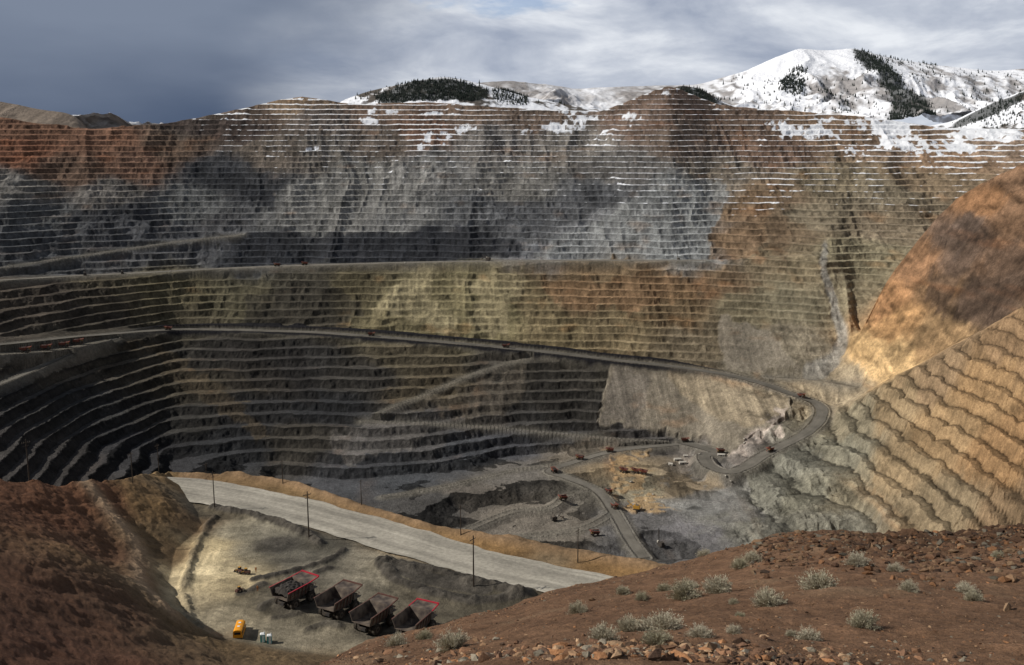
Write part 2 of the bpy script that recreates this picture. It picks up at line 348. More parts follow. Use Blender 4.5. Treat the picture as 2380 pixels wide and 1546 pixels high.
# roads
roads={}
def pit_road(pxs,step=7,sig=14):
    P=resample([pit.point(a,b) for a,b in pxs],step)
    sig=min(sig,max(2,(len(P)-2)//4))
    k=np.exp(-np.arange(-3*sig,3*sig+1)**2/(2*sig*sig)); k/=k.sum()
    z=P[:,2]; idx=np.arange(len(z)); zp=np.interp(np.arange(-3*sig,len(z)+3*sig),idx,z)
    P[:,2]=np.convolve(zp,k,'valid'); return P
RD=[("main",[(-120,815),(0,808),(200,789),(420,775),(700,778),(870,788),(1200,817),(1450,846),(1600,863),(1750,886),(1850,916),(1915,950),(1925,975),(1890,1010),(1800,1062),(1745,1110),(1705,1126),(1662,1104),(1652,1076),(1690,1047),(1600,1040)],24),
 ("haulb",[(1600,1040),(1450,1056),(1340,1085),(1290,1105),(1330,1120),(1400,1150),(1440,1200),(1480,1270),(1510,1312)],18),
 ("upper",[(-100,662),(0,656),(200,648),(500,632),(800,620),(1200,612),(1655,611)],22),
 ("rampc",[(-60,640),(60,620),(200,600),(400,570),(560,548)],7),
 ("lefta",[(-120,832),(0,828),(120,824),(230,800)],40),
 ("rampd",[(-60,925),(60,878),(170,828),(270,792)],13),
 ("rampe",[(890,975),(1000,925),(1130,870),(1250,830)],4),
 ("rampf",[(850,985),(1000,990),(1200,1008),(1400,1028),(1600,1040)],4),
 ("floorb",[(1100,1240),(1200,1200),(1290,1190),(1330,1160),(1400,1150)],8),
 ("floore",[(1200,1260),(1300,1250),(1380,1235),(1440,1200)],10),
 ("rampg",[(1330,1085),(1200,1105),(1050,1140),(900,1165)],5),
 ("rimr",[(2000,905),(1900,890),(1800,885)],14)]
D=np.full(Z.shape,1e3); RZ=np.zeros(Z.shape); SIDE=np.zeros(Z.shape); MAIN=np.zeros(Z.shape,bool)
for nm,pl,w in RD:
    P=pit_road(pl); roads[nm]=(P,w)
for nm in [r[0] for r in RD][::-1]:
    P,w=roads[nm]; R=w/2+36
    for kk in range(len(P)):
        x,y,z=P[kk]
        j0,j1=np.searchsorted(rows,[y-R,y+R]); i0,i1=np.searchsorted(tc,[(x-R)/(y),(x+R)/(y)])
        i0=max(i0-3,0); i1+=3
        if j1<=j0 or i1<=i0: continue
        sx=X[i0:i1,j0:j1];sy=Y[i0:i1,j0:j1]
        d=np.hypot(sx-x,sy-y)-w/2
        D0=D[i0:i1,j0:j1]; m=d<D0
        D0[m]=d[m]; RZ[i0:i1,j0:j1][m]=z; SIDE[i0:i1,j0:j1][m]=(sy-y)[m]; 
        MAIN[i0:i1,j0:j1][m]=(nm=="main") and (P[kk,0]/P[kk,1]>-0.40) and (P[kk,0]/P[kk,1]<0.26) and y>1880
wroad=1-sm(3,18,D)
Z=Z*(1-wroad)+RZ*wroad
Z=Z+np.exp(-((D-2.5)/1.8)**2)*1.4
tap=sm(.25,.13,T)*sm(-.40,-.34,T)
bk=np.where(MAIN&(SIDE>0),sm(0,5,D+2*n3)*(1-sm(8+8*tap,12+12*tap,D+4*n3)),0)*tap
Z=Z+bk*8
# albedo detail
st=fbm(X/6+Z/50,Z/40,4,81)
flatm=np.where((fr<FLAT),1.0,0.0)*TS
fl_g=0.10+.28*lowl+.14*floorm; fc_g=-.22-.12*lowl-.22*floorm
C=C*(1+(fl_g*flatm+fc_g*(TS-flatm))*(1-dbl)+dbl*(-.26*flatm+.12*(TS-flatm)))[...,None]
C=C*(1+(0.22+.16*keep)*fbm(X/38,Y/38+Z/26,5,91)+0.46*keep*st*(1-flatm)+0.30*n4*calm2)[...,None]
crk=ridged(X/19+.5*n3,Z/70+Y/300,3,87)
C=C*(1-.42*keep*sm(.66,.86,crk)*(1-flatm))[...,None]
hor=vn(X/55+.4*n3,Z/4.5,89)
C=C*(1+.28*(hor-.5)*keep)[...,None]
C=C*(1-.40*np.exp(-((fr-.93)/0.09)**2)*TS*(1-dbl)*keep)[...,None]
rust=sm(.25,.7,fbm(X/60,Z/22,4,95))*sm(0.03,.10,C[...,0])
C=C*(1+rust[...,None]*np.array([.15,-.02,-.13]))
C=C*np.clip(1-0.55*dbl*np.exp(-((fr-FLAT+.07)/0.11)**2),0,1)[...,None]  # shade painted along the foot of the right wall bench faces
dust=slin((132,124,108))*1.22
dw=wroad*.7
C=C*(1-dw[...,None])+dust*dw[...,None]*0.56*(1+.3*n3)[...,None]
rim_=np.exp(-((D-2.5)/2.5)**2)*.2
C=C*(1+rim_[...,None])
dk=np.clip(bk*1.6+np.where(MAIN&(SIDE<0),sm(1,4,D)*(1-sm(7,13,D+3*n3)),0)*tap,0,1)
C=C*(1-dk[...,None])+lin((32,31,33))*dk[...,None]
tfl=np.clip((1-TS*2),0,1)*sm(0.30,0.36,T)
C=C*(1+tfl*(0.65*fbm((X+0.55*Y)/14,(Y)/170,5,97)+.3*n3))[...,None]
# snow on benches and in hollows
zs=np.interp(T,[-0.5,-0.32,-0.26,-0.1,0.05,0.25,0.45],[150,110,-5,-62,-95,-95,-40])
sn=fbm(X/55,Y/55,4,101)+0.8*fbm(X/12,Y/12,3,103)
benchsnow=np.where((fr>0.04)&(fr<.42),1,0)*(TS>0.2)*sm(0.0,0.08,(Z-zs)/230+sn*0.48+0.0+0.12*sm(0.05,0.2,T))
pt=np.zeros(Z.shape)
for (px,py,rx,rz) in [(1005,320,24,30),(985,345,18,14),(1085,300,24,9),(1300,298,60,11),(1390,288,46,19),(1240,305,20,7),(1880,300,80,14),(1960,285,70,12),(1850,310,50,13),(2080,300,100,15),(2200,290,90,12),(2130,340,90,15),(2230,345,60,9),(2290,318,70,12),(900,262,50,8),(860,285,40,7),(1320,262,60,7),(1010,268,40,5),(1560,215,40,14),(740,350,24,5),(2300,300,80,10),(1440,275,40,8)]:
    x,y,z=pit.point(px,py)
    d=np.hypot((X-x)/(rx*1.25),(Z-z)/(rz*1.4))+1.25*sn+ (np.abs(Y-y)>160)*5+.45*np.where(fr>FLAT,1,0)*TS
    pt=np.maximum(pt,1-sm(0.8,1.0,d))
snow=np.clip(np.maximum(benchsnow,pt),0,1)*(D>2)
C=C*(1-snow[...,None])+np.array([0.84,0.85,0.87])*snow[...,None]
C=np.clip(C,0.004,0.9)
pit.G=Z
mpit=terrain_mat("pit_rock",[(0.07,0.16),(0.22,0.32),(.6,.28)],[(0.10,2.8),(0.4,1.6)])
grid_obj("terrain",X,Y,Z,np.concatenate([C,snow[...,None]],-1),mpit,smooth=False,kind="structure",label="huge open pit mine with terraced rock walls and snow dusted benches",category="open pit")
mroad=terrain_mat("road_gravel",[(0.05,0.16),(0.8,0.2)],[(0.5,0.15),(3.0,0.05)])
rc=slin((145,137,122))*1.22*0.52
for nm in ("main","upper","rampd","haulb"):
    P,w=roads[nm]
    col=rc*{"main":.72,"upper":.95,"haulb":.85}.get(nm,.8)
    strip("haul_road",P,w-3,mroad,0.9,col,lane=.16,kind="structure",label="grey gravel haul road cut along the pit wall",category="road")
# ================================================================= HILLS AND MOUNTAIN
mmount=terrain_mat("mountain_ground",[(0.01,0.10),(0.05,0.2)],[(0.02,8.0),(0.1,3.0)])
def range_sheet(name,crest,base,colfn,seed,amp,label,sig=3,lam=500,woods=()):
    lines=[base,[(p[0],None,(p[2]+base[0][2])*0.5,0.5*(sight(p[0],p[1])[1]*p[2]+base[0][3])*0.9) for p in crest],crest,[(p[0],None,p[2]+900,sight(p[0],p[1])[1]*p[2]-260) for p in crest]]
    S=Sheet(lines,-400,2800,sig)
    tcc=np.linspace(-0.68,0.68,1100)
    ya=base[0][2]; yb=max(p[2] for p in crest)+800
    rr=np.linspace(ya,yb,480)
    X,Y,Z=S.grid(tcc,rr); Z0=Z.copy()
    Yc=np.interp(tcc,S.tg,S.Y[2])[:,None]
    fade=0.10+0.90*np.clip(np.abs(Yc-Y)/(0.45*(Yc-ya)),0,1)
    R=ridged(X/lam+0.3*fbm(X/lam,Y/lam,2,seed+3),Y/(lam*2.6),6,seed)
    Z=Z+fade*amp*(R-0.5)*2+fade*5*fbm(X/60,Y/60,3,seed+5)
    C,a=colfn(X,Y,Z,R)
    nz=fbm(X/40,Y/40,3,seed+9)
    for poly in woods:
        P=[S.point(*p) for p in poly]
        m=inpolyv(X+18*nz,Z0+8*nz,[(p[0],p[2]) for p in P])&(Y<Yc+20)
        m=blur(m.astype(float),1)[...,None]*.85
        C=C*(1-m)+lin((44,46,42))*m; a=a*(1-m[...,0])
    S.G=Z
    grid_obj(name,X,Y,Z,np.concatenate([C,a[...,None]],-1),mmount,kind="structure",label=label,category="mountain")
    return S
def mcol(X,Y,Z,R):
    n=fbm(X/200,Y/420,5,201)+0.7*fbm(X/30,Y/60,4,203)
    T=X/Y
    low=1-sm(200,400,Z)
    bare=sm(0.20,0.75,n+0.5*low-0.25*R+0.05)*.8
    brushy=(1-sm(0.15,0.21,T))*np.clip(0.62+0.7*n,0,0.85)
    bare=np.maximum(bare,brushy)
    br=lin((114,106,100))[None,None]*(1+0.4*fbm(X/14,Y/14,3,205))[...,None]
    sw=np.array([0.84,0.85,0.88])
    return sw*(1-bare[...,None])+br*bare[...,None],1-bare
def hcol(X,Y,Z,R):
    T=X/Y
    n=fbm(X/120,Y/120,5,211)+0.6*fbm(X/20,Y/20,4,213)
    bare=sm(0.0,0.3,n-0.05)
    dump=1-sm(-0.34,-0.30,T)
    bare=np.maximum(bare,dump)
    br=lin((88,82,76))[None,None]*(1+0.4*fbm(X/12,Y/12,3,215))[...,None]
    dc=lin((122,110,98))*(1+0.45*fbm(X/9,Y/200,3,219))[...,None]
    br=br*(1-dump[...,None])+dc*dump[...,None]
    sw=np.array([0.84,0.85,0.88])
    return sw*(1-bare[...,None])+br*bare[...,None],1-bare
belt=[(1998,116),(2030,120),(2080,150),(2130,205),(2175,240),(2195,272),(2085,270),(2095,235),(2060,180),(2010,140)]
clump=[(1840,165),(1875,150),(1895,160),(1880,215),(1850,210),(1825,195)]
knob=[(880,222),(950,195),(990,186),(1060,188),(1100,200),(1150,215),(1130,240),(1060,236),(960,240),(880,238)]
knob2=[(1590,202),(1640,205),(1690,240),(1640,248),(1600,225)]
diag=[(2240,285),(2320,245),(2400,215),(2400,235),(2300,280),(2230,300)]
mount=range_sheet("mountain",[(-400,345,5200),(600,340,5200),(1000,250,5200),(1080,200,5200),(1130,192,5200),(1200,187,5200),(1300,200,5200),(1345,209,5200),(1440,203,5200),(1560,199,5200),(1640,197,5200),(1700,178,5200),(1750,165,5200),(1800,140,5200),(1870,112,5250),(1940,119,5300),(2000,112,5300),(2050,125,5300),(2100,138,5300),(2200,155,5300),(2330,166,5300),(2400,160,5300),(2600,150,5300)],[(-400,None,3900,60),(2800,None,3900,110)],mcol,300,75,"snow covered mountain with bare brush patches",3,lam=420,woods=(belt,))
hill=range_sheet("hill",[(-400,205,3500),(0,236,3500),(100,257,3500),(165,265,3500),(200,288,3500),(225,340,3500),(400,350,3500),(720,340,3600),(790,240,3600),(850,217,3650),(900,204,3650),(960,192,3650),(1040,180,3700),(1090,188,3700),(1150,203,3700),(1240,228,3700),(1330,245,3700),(1450,260,3700),(1540,225,3700),(1590,198,3700),(1640,206,3700),(1700,242,3700),(1800,270,3700),(2150,300,3700),(2230,285,3700),(2300,252,3700),(2400,212,3700),(2600,160,3700)],[(-400,None,3060,-60),(2800,None,3060,-40)],hcol,330,22,"lower hills beyond the mine rim with snow patches",3,lam=240,woods=(knob,knob2,diag))
mtree=paint("conifer_foliage",(36,44,38),0.9,0.3,0.3,(20,26,22))
def conifer(v,f,x,y,z,h,r,n=6):
    for a,b,s in [(0.05,0.50,1.0),(0.32,0.76,0.72),(0.6,1.0,0.42)]:
        b0=len(v); ph=random.random()*6
        for i in range(n):
            rr=r*s*random.uniform(0.75,1.2); v.append((x+rr*math.cos(ph+i*6.283/n),y+rr*math.sin(ph+i*6.283/n),z+h*a+random.uniform(-.04,.04)*h))
        v.append((x,y,z+h*b))
        for i in range(n): f.append((b0+i,b0+(i+1)%n,b0+n))
def inpoly(x,y,P):
    c=False;n=len(P)
    for i in range(n):
        x1,y1=P[i];x2,y2=P[(i+1)%n]
        if (y1>y)!=(y2>y) and x<(x2-x1)*(y-y1)/(y2-y1)+x1: c=not c
    return c
def forest(S,zones,hh,label):
    v=[];f=[]
    for poly,cnt in zones:
        xs=[p[0] for p in poly];ys=[p[1] for p in poly];c=0
        while c<cnt:
            a=random.uniform(min(xs),max(xs));b=random.uniform(min(ys),max(ys)); c+=1
            if not inpoly(a+random.gauss(0,5),b+random.gauss(0,4),poly): continue
            x,y,z=S.point(a,b); h=hh*random.uniform(.5,1.25)
            conifer(v,f,x,y,S.z(x,y)-1,h,h*0.27,5)
    me=bpy.data.meshes.new("forest"); me.from_pydata(v,[],f); me.materials.append(mtree)
    o=bpy.data.objects.new("forest",me); link(o,kind="stuff",label=label,category="forest")
forest(mount,[(belt,5200),(clump,800),([(1920,190),(1960,190),(2000,240),(1960,260)],160),([(2060,125),(2200,155),(2190,170),(2060,140)],260),([(2350,240),(2400,220),(2400,290),(2300,290)],300),([(1690,175),(2400,165),(2400,270),(1690,250)],620)],14,"dark conifer belts on the snowy mountain slope")
forest(hill,[(knob,2200),([(1150,212),(1180,205),(1240,220),(1240,248),(1160,245)],400),(knob2,600),(diag,700),([(2330,250),(2400,230),(2400,280),(2300,300)],200)],10.5,"dense dark conifers on the hills beyond the mine rim")
cme=[]
for i in range(4):
    v=[];f=[]; conifer(v,f,0,0,0,14,3.4)
    b=len(v)
    for k_ in range(5): v.append((0.35*math.cos(k_*1.2566),0.35*math.sin(k_*1.2566),0))
    for k_ in range(5): v.append((0.2*math.cos(k_*1.2566),0.2*math.sin(k_*1.2566),8))
    for k_ in range(5): f.append((b+k_,b+(k_+1)%5,b+5+(k_+1)%5,b+5+k_))
    me=bpy.data.meshes.new("conifer"); me.from_pydata(v,[],f); me.materials.append(mtree); cme.append(me)
for (a,b,c,d,n,S) in [(830,215,900,232,16,hill),(1060,190,1250,235,22,hill),(1250,225,1330,250,6,hill),(1700,165,2000,250,30,mount),(2150,180,2390,260,20,mount)]:
    for _ in range(n):
        x,y,z=S.point(random.uniform(a,c),random.uniform(b,d))
        o=bpy.data.objects.new("conifer_tree",random.choice(cme)); o.location=(x,y,S.z(x,y)-0.5); s_=random.uniform(.7,1.2); o.scale=(s_,s_,s_); o.rotation_euler=(0,0,random.random()*6)
        link(o,label="lone dark conifer tree standing on a snowy slope",category="tree",group="scattered conifers on the mountain")
# ================================================================= NEAR BENCH WITH HAUL ROAD AND YARD
ZB=-124.0
def onb(px,py,z=ZB):
    t,e=sight(px,py); y=z/e; return (t*y,y)
tcn=np.linspace(-0.60,0.60,1300)
rn=np.concatenate([np.arange(60,212,1.0),np.arange(212,385,0.40),np.arange(385,430,1.5),np.arange(430,1160,12)])
Yn=np.broadcast_to(rn,(len(tcn),len(rn))).copy(); Xn=tcn[:,None]*rn[None]
def polydist(X,Y,P):
    d=np.full(X.shape,1e9)
    for (a,b) in zip(P[:-1],P[1:]):
        vx,vy=b[0]-a[0],b[1]-a[1]; l=vx*vx+vy*vy
        t=np.clip(((X-a[0])*vx+(Y-a[1])*vy)/l,0,1)
        d=np.minimum(d,np.hypot(X-a[0]-t*vx,Y-a[1]-t*vy))
    return d
nn=fbm(Xn/30,Yn/30,4,401); nf=fbm(Xn/6,Yn/6,4,405); nff=fbm(Xn/1.7,Yn/1.7,3,409)
xb=np.interp(Yn,[60,150,200,235,251,273,298,317,331,362,380,1200],[-20,-45,-60,-71,-86,-98,-103,-101,-107,-124,-140,-900])+1.5*nn
d1=np.maximum(xb-Xn,0)
lim=np.interp(Yn,[60,200,270,288,300,315,330,350,365,400],[64,64,58,52,40,30,21,13,4,1])
q_=0.66*d1
pw=1.9
left=q_*lim/(q_**pw+lim**pw+1e-6)**(1/pw)
left=left+np.maximum(d1-48,0)*0.14
yb=np.interp(Xn,[-100,-85,-74,-60,-46,-31,50,200],[262,251,242,237,232,228,225,225])+2*nn
near=np.maximum(yb-Yn,0)*0.40
Zn=ZB+np.maximum(left,near)+0.35*np.minimum(left,near)
bumpy=sm(0.5,6,left+near)
spur=[onb(190,1085,-100),onb(262,1150,-104),onb(312,1190,-106),onb(325,1270,-108),onb(350,1350,-108),onb(400,1430,-112)]
spur=[tuple(p) for p in resample([(*p,0) for p in spur],3)[:,:2]]
ds=polydist(Xn+1.0*nn,Yn,spur)
gul=ridged((Xn+.6*Yn)/14,(Xn-Yn)/40,3,451)-.45
Zn+=bumpy*(0.5*nn+0.8*nf+0.4*nff+0.8*gul)+0.6*np.exp(-(ds/4)**2)*bumpy-0.6*np.exp(-((ds-7)/3)**2)*bumpy
edge=[(-900,40),(-300,225),(-200,262),(-147,288),(-139,301),(-132,317),(-129,335),(-130,352),(-131,374),(-104,371),(-78,359),(-51,337),(-28,319),(0,305),(26,293),(38,288),(60,277),(100,266),(900,235)]
ex=np.array([e[0] for e in edge],float);ey=np.array([e[1] for e in edge],float)
kp=[0,1,2,3,4,5,6,7,9,10,11,12,13,14,15,16,17,18]
de=polydist(Xn,Yn,edge); beyond=Yn>np.interp(Xn,ex[kp],ey[kp])
step2=np.interp(Xn,[-30,0,60,120],[0,1,1,0])
drop=np.where(beyond,de,0)
drop=np.where(step2>0, 0.8*np.clip(drop,0,8)+ (0.8*np.maximum(drop-8-14*step2,0))+0.15*np.clip(drop-8,0,14*step2),0.8*drop)
isb=sm(0,3,(Xn+128))
Zn-=drop*(1+0.1*nn)
Zn=np.where(beyond,np.maximum(Zn,-580)+0.8*nf,Zn)
flatz=1-bumpy
Zn+=isb*np.where(beyond,0,1)*(2.0+.6*nf)*np.exp(-((de-3)/2.2)**2)*flatz+flatz*(0.16*nf+.05*nff)
berm=[([(500,1193),(600,1212),(690,1240),(750,1275)],1.8,2.4,1),([(800,1292),(770,1318),(690,1342),(600,1362)],1.5,1.8,1),([(895,1322),(990,1338),(1110,1368),(1230,1395)],2.0,3.0,1),([(895,1328),(930,1365),(1010,1392),(1120,1412),(1220,1402)],1.6,2.6,1),([(612,1432),(640,1412),(700,1440),(640,1452)],.9,1.8,.8),([(720,1478),(770,1462),(800,1470)],1.0,1.6,.8),([(560,1395),(590,1385),(620,1372)],.9,1.8,.9),([(432,1400),(445,1460),(490,1490)],1.3,1.5,0),([(740,1345),(770,1335)],1.0,1.8,1),([(500,1215),(470,1260),(450,1320),(432,1380)],1.2,1.2,.5)]
dark=np.zeros(Zn.shape)
for pl,h,w,dkk in berm:
    P=[tuple(p) for p in resample([(*onb(*p),0) for p in pl],3)[:,:2]] if len(pl)>2 else [onb(*p) for p in pl]
    d=polydist(Xn+1.2*nf,Yn+1.2*nf,P)
    g=np.exp(-(d/w)**2); Zn+=g*h*(1+0.3*nf+.35*nff); dark=np.maximum(dark,dkk*sm(0.25,0.7,g*(1+.3*nf)))
isl=polydist(Xn,Yn,[onb(930,1345),onb(1020,1365),onb(1130,1390)]); dark=np.maximum(dark,1-sm(2.6,4,isl+nf)); Zn+=0.9*(1-sm(1,5,isl))
for pp in [(690,1418),(800,1442),(880,1475),(640,1276)]:
    c_=onb(*pp); dark=np.maximum(dark,.75*(1-sm(4,9,np.hypot(Xn-c_[0],Yn-c_[1])+2.5*nf)))
NP="""100,1200,94,63,45|200,1150,98,66,46|50,1100,94,64,46|100,1400,84,58,43|300,1450,84,61,46|30,1500,84,57,43|250,1300,92,65,47|400,1300,104,82,57|350,1180,112,88,58|300,1120,108,82,56|440,1220,100,80,58|330,1350,96,74,54
600,1250,120,114,101|650,1280,80,77,72|700,1300,98,93,84|560,1300,112,106,93|500,1340,196,178,142|560,1250,140,131,112|470,1400,138,125,101|540,1440,126,116,97|700,1480,112,104,89|850,1340,126,118,103|780,1350,114,107,95|1000,1400,88,81,69|850,1500,112,104,89|480,1290,176,158,122|650,1400,94,87,75|1150,1420,78,72,61|500,1310,184,166,130|520,1370,170,153,120
520,1520,100,81,57|650,1545,98,80,57|800,1550,98,80,58|430,1500,94,75,55|740,1270,74,70,62
430,1120,116,94,64|560,1120,118,94,64|700,1142,120,96,64|850,1192,122,96,64|1000,1240,126,98,62|1200,1278,130,100,62|1400,1315,136,104,64|1500,1325,138,106,66|500,1190,88,80,67|1300,1300,118,100,77"""
npt=[]
for q in NP.replace("\n","|").split("|"):
    v=[float(a) for a in q.split(",")]
    t,e=sight(v[0],v[1]); yy=np.arange(90,380,1.0)
    ii=np.clip(int(round(np.interp(t,tcn,np.arange(len(tcn))))),0,len(tcn)-1)
    zi=Zn[ii,np.clip(np.searchsorted(rn,yy),0,len(rn)-1)]
    ok=np.where(zi>=e*yy)[0]; y=yy[ok[0]] if len(ok) else 250
    npt.append((t*y,y,e*y,(*(slin(v[2:5],.9)*1.06*np.array([1.01,1,.94])),0)))
Cn,_=idw(Xn+4*nn+1.5*nf,Yn+4*nn+1.5*nf,Zn,npt,1.0)
Cn=Cn.astype(np.float64)
wet=sm(0.05,0.45,fbm(Xn/9,Yn/5,5,431))
Cn=Cn*(1-0.32*wet*flatz)[...,None]
trk=fbm(Xn/2.2+Yn/60,Yn/26-Xn/40,4,441)
Cn=Cn*(1+0.26*trk*flatz)[...,None]
for a_,b_,cc in [([(640,1395),(720,1330),(820,1292),(950,1300)],3.0,1.3),([(500,1230),(470,1300),(440,1380),(480,1440),(620,1480),(780,1520)],3.5,1.32),([(830,1520),(980,1430),(900,1370),(870,1310)],3.0,1.25)]:
    tt=polydist(Xn,Yn,[tuple(p) for p in resample([(*onb(*p),0) for p in a_],3)[:,:2]])
    mk=np.maximum(np.exp(-((tt-1.2)/.6)**2),np.exp(-((tt-3.4)/.6)**2))*.9
    Cn=Cn*(1+(cc-1)*(1-sm(b_,b_+3,tt))-.24*mk)[...,None]
Cn=Cn*(1-dark[...,None])+slin((72,66,57))*dark[...,None]*(1+0.3*nf+.3*nff)[...,None]
Cn=Cn*(1+0.16*nf+0.10*nn+.24*nff)[...,None]
tan_=np.exp(-(ds/2.6)**2)*bumpy*0.85
Cn=Cn*(1-tan_[...,None])+slin((160,130,94))*tan_[...,None]
bb=(isb*np.where(beyond,sm(0,1,1-drop/40),np.exp(-((de-3)/2.6)**2)))
bb=np.clip(bb*(1+.3*nf),0,1)*flatz
Cn=Cn*(1-bb[...,None])+slin((130,101,66))*bb[...,None]*(1+0.45*nf+.3*nff)[...,None]
Cn=np.clip(Cn,0.01,0.9)
class G: pass
nearS=G(); nearS.tc=tcn; nearS.rows=rn; nearS.G=Zn; nearS.z=lambda x,y:Sheet.z(nearS,x,y)
mnear=terrain_mat("bench_soil",[(0.12,0.14),(1.2,0.30)],[(0.4,0.5),(2.5,0.3)])
grid_obj("ground",Xn,Yn,Zn,np.concatenate([Cn,np.zeros(Zn.shape+(1,))],-1),mnear,kind="structure",label="brown earth bench and slopes above the pit",category="ground")
RP=resample([(*onb(*p),ZB) for p in [(350,1140),(400,1143),(470,1153),(560,1169),(700,1200),(850,1240),(1000,1285),(1150,1329),(1300,1362),(1450,1395)]],1.2)
strip("haul_road",RP,20,mroad,0.5,slin((172,163,144))*0.72,cross=40,lane=.24,kind="structure",label="wide pale gravel haul road with tyre tracks above the pit",category="road")
# ================================================================= FOREGROUND HILL
M=[]
M.append([(300,None,7,-7.0),(2700,None,7,-6.2)])
M.append([(500,2000,10),(700,1800,12),(1000,1640,14),(1200,1575,15.5),(1400,1552,16),(1700,1556,16.5),(1900,1580,17),(2100,1600,17),(2600,1600,17)])
M.append([(500,1760,19),(870,1600,23),(1150,1512,27),(1450,1442,31),(1700,1392,33),(2000,1352,34),(2400,1355,32),(2700,1355,32)])
cr=[(500,1690,26),(600,1640,30),(750,1566,35),(870,1504,40),(1000,1472,44),(1150,1434,47),(1300,1390,50),(1450,1350,53),(1600,1314,56),(1700,1284,57),(1830,1242,58),(1960,1236,58),(2100,1254,56),(2250,1256,54),(2400,1250,52),(2700,1240,50)]
M.append(cr)
M.append([(p[0],None,p[2]+28,sight(p[0],p[1])[1]*p[2]-20) for p in cr])
M.append([(300,None,185,-140),(2800,None,185,-140)])
fg=Sheet(M,250,2800,4)
tf=np.linspace(-0.30,0.66,1300); rf=np.concatenate([np.geomspace(7,62,950),np.linspace(62.5,184,80)])
X,Y,Z=fg.grid(tf,rf)
a1=fbm(X/9,Y/9,4,501); a2=fbm(X/1.6,Y/1.6,4,505); a3=fbm(X/0.35,Y/0.35,3,507)
Z=Z+0.5*a1*sm(10,25,Y)+0.16*a2+0.04*a3
rock=sm(0.26,0.40,X/Y+.05*a1)*sm(41,48,Y+3*a2)
Z=Z+rock*(0.38*np.abs(a2)+0.16*a3)
fg.G=Z
FW=np.array([1.0,.97,.88])*.92
base=slin((114,86,66),.90)*FW
c2=slin((86,62,48),.90)*FW; c3=slin((150,124,98),.86)*FW
C=base*(1-sm(-.1,.6,a1)[...,None]*0.6)+c2*sm(-.1,.6,a1)[...,None]*0.6
C=C*(1+0.30*a2+0.38*a3)[...,None]
lt=sm(0.2,0.6,fbm(X/5,Y/5,4,511))*0.4
C=C*(1-lt[...,None])+c3*lt[...,None]
C=C*(1-0.5*rock[...,None])
C=np.clip(C,0.01,0.8)
mfg=terrain_mat("hill_soil",[(0.8,0.16),(9.0,0.38)],[(3.0,0.14),(16.0,0.05)])
grid_obj("ground",X,Y,Z,np.concatenate([C,np.zeros(Z.shape+(1,))],-1),mfg,kind="structure",label="rocky reddish brown hillside with gravel",category="ground")
def icos():
    import bmesh
    bm=bmesh.new(); bmesh.ops.create_icosphere(bm,subdivisions=1,radius=1); v=np.array([x.co[:] for x in bm.verts]); f=np.array([[q.index for q in p.verts] for p in bm.faces]); bm.free(); return v,f
iv,if_=icos()
mrock=terrain_mat("rubble_rock",[(2.0,0.2),(14.0,0.25)],[(6.0,0.05),(30.0,0.01)])
def rockverts(sz):
    v=iv*(1+0.28*rng.standard_normal((len(iv),1)).clip(-1.2,1.2))
    for _ in range(5):
        n=rng.standard_normal(3); n/=np.linalg.norm(n); d=v@n; c=0.5; v=v-np.outer(np.maximum(d-c,0),n)
    s=np.array([rng.uniform(.8,1.6),rng.uniform(.6,1.1),rng.uniform(.4,.85)])*sz
    a=rng.uniform(0,6.28); R=np.array([[math.cos(a),-math.sin(a),0],[math.sin(a),math.cos(a),0],[0,0,1]])
    return (v*s)@R.T
RC=[slin(c,.88)*FW*1.12 for c in [(120,88,66),(98,72,56),(140,110,84),(84,67,56),(148,120,94),(108,80,62),(78,60,50),(150,106,72),(120,112,100)]]
V=[];Fc=[];Cc=[];o_=0
def scatter(n,fx,fy,smin,smax,mul=1.0):
    global o_
    for _ in range(n):
        px=fx(); py=fy(px)
        x,y,z=fg.point(px,py); 
        if y>60: continue
        s=smin*(smax/smin)**(random.random()**2.2)
        v=rockverts(s)+np.array([x,y,fg.z(x,y)+s*0.12]); V.append(v); Fc.append(if_+o_); o_+=len(v)
        c=RC[random.randrange(len(RC))]*random.uniform(.7,1.15)*mul; Cc.append(np.repeat([[*c,0]],len(v),0))
crx=[p[0] for p in cr];cry=[p[1] for p in cr]
cresty=lambda px:np.interp(px,crx,cry)
scatter(3000,lambda:random.gauss(1450,290),lambda px:1559-abs(random.gauss(0,24))-2,0.02,0.17,1.25)
scatter(2800,lambda:random.uniform(1760,2420),lambda px:cresty(px)+4+abs(random.gauss(0,36)),0.05,0.27,0.62)
scatter(5200,lambda:random.uniform(760,2420),lambda px:cresty(px)+3+random.random()*(1565-cresty(px)),0.012,0.06,.95)
scatter(500,lambda:random.uniform(900,1800),lambda px:cresty(px)+2+abs(random.gauss(0,8)),0.03,0.12,.9)
V=np.concatenate(V);Fc=np.concatenate(Fc);Cc=np.concatenate(Cc)
me=bpy.data.meshes.new("rubble"); me.from_pydata(V.tolist(),[],Fc.tolist()); at=me.color_attributes.new('Col','FLOAT_COLOR','POINT'); at.data.foreach_set('color',Cc.astype(np.float32).ravel()); me.materials.append(mrock)
link(bpy.data.objects.new("rubble",me),kind="stuff",label="loose broken reddish rubble and gravel on the hillside",category="rubble")
bm_=[]
for i in range(7):
    v=rockverts(1.0); me=bpy.data.meshes.new("boulder"); me.from_pydata(v.tolist(),[],if_.tolist())
    at=me.color_attributes.new('Col','FLOAT_COLOR','POINT'); at.data.foreach_set('color',np.repeat([[*(RC[i%len(RC)]*.8),0]],len(v),0).astype(np.float32).ravel()); me.materials.append(mrock); bm_.append(me)
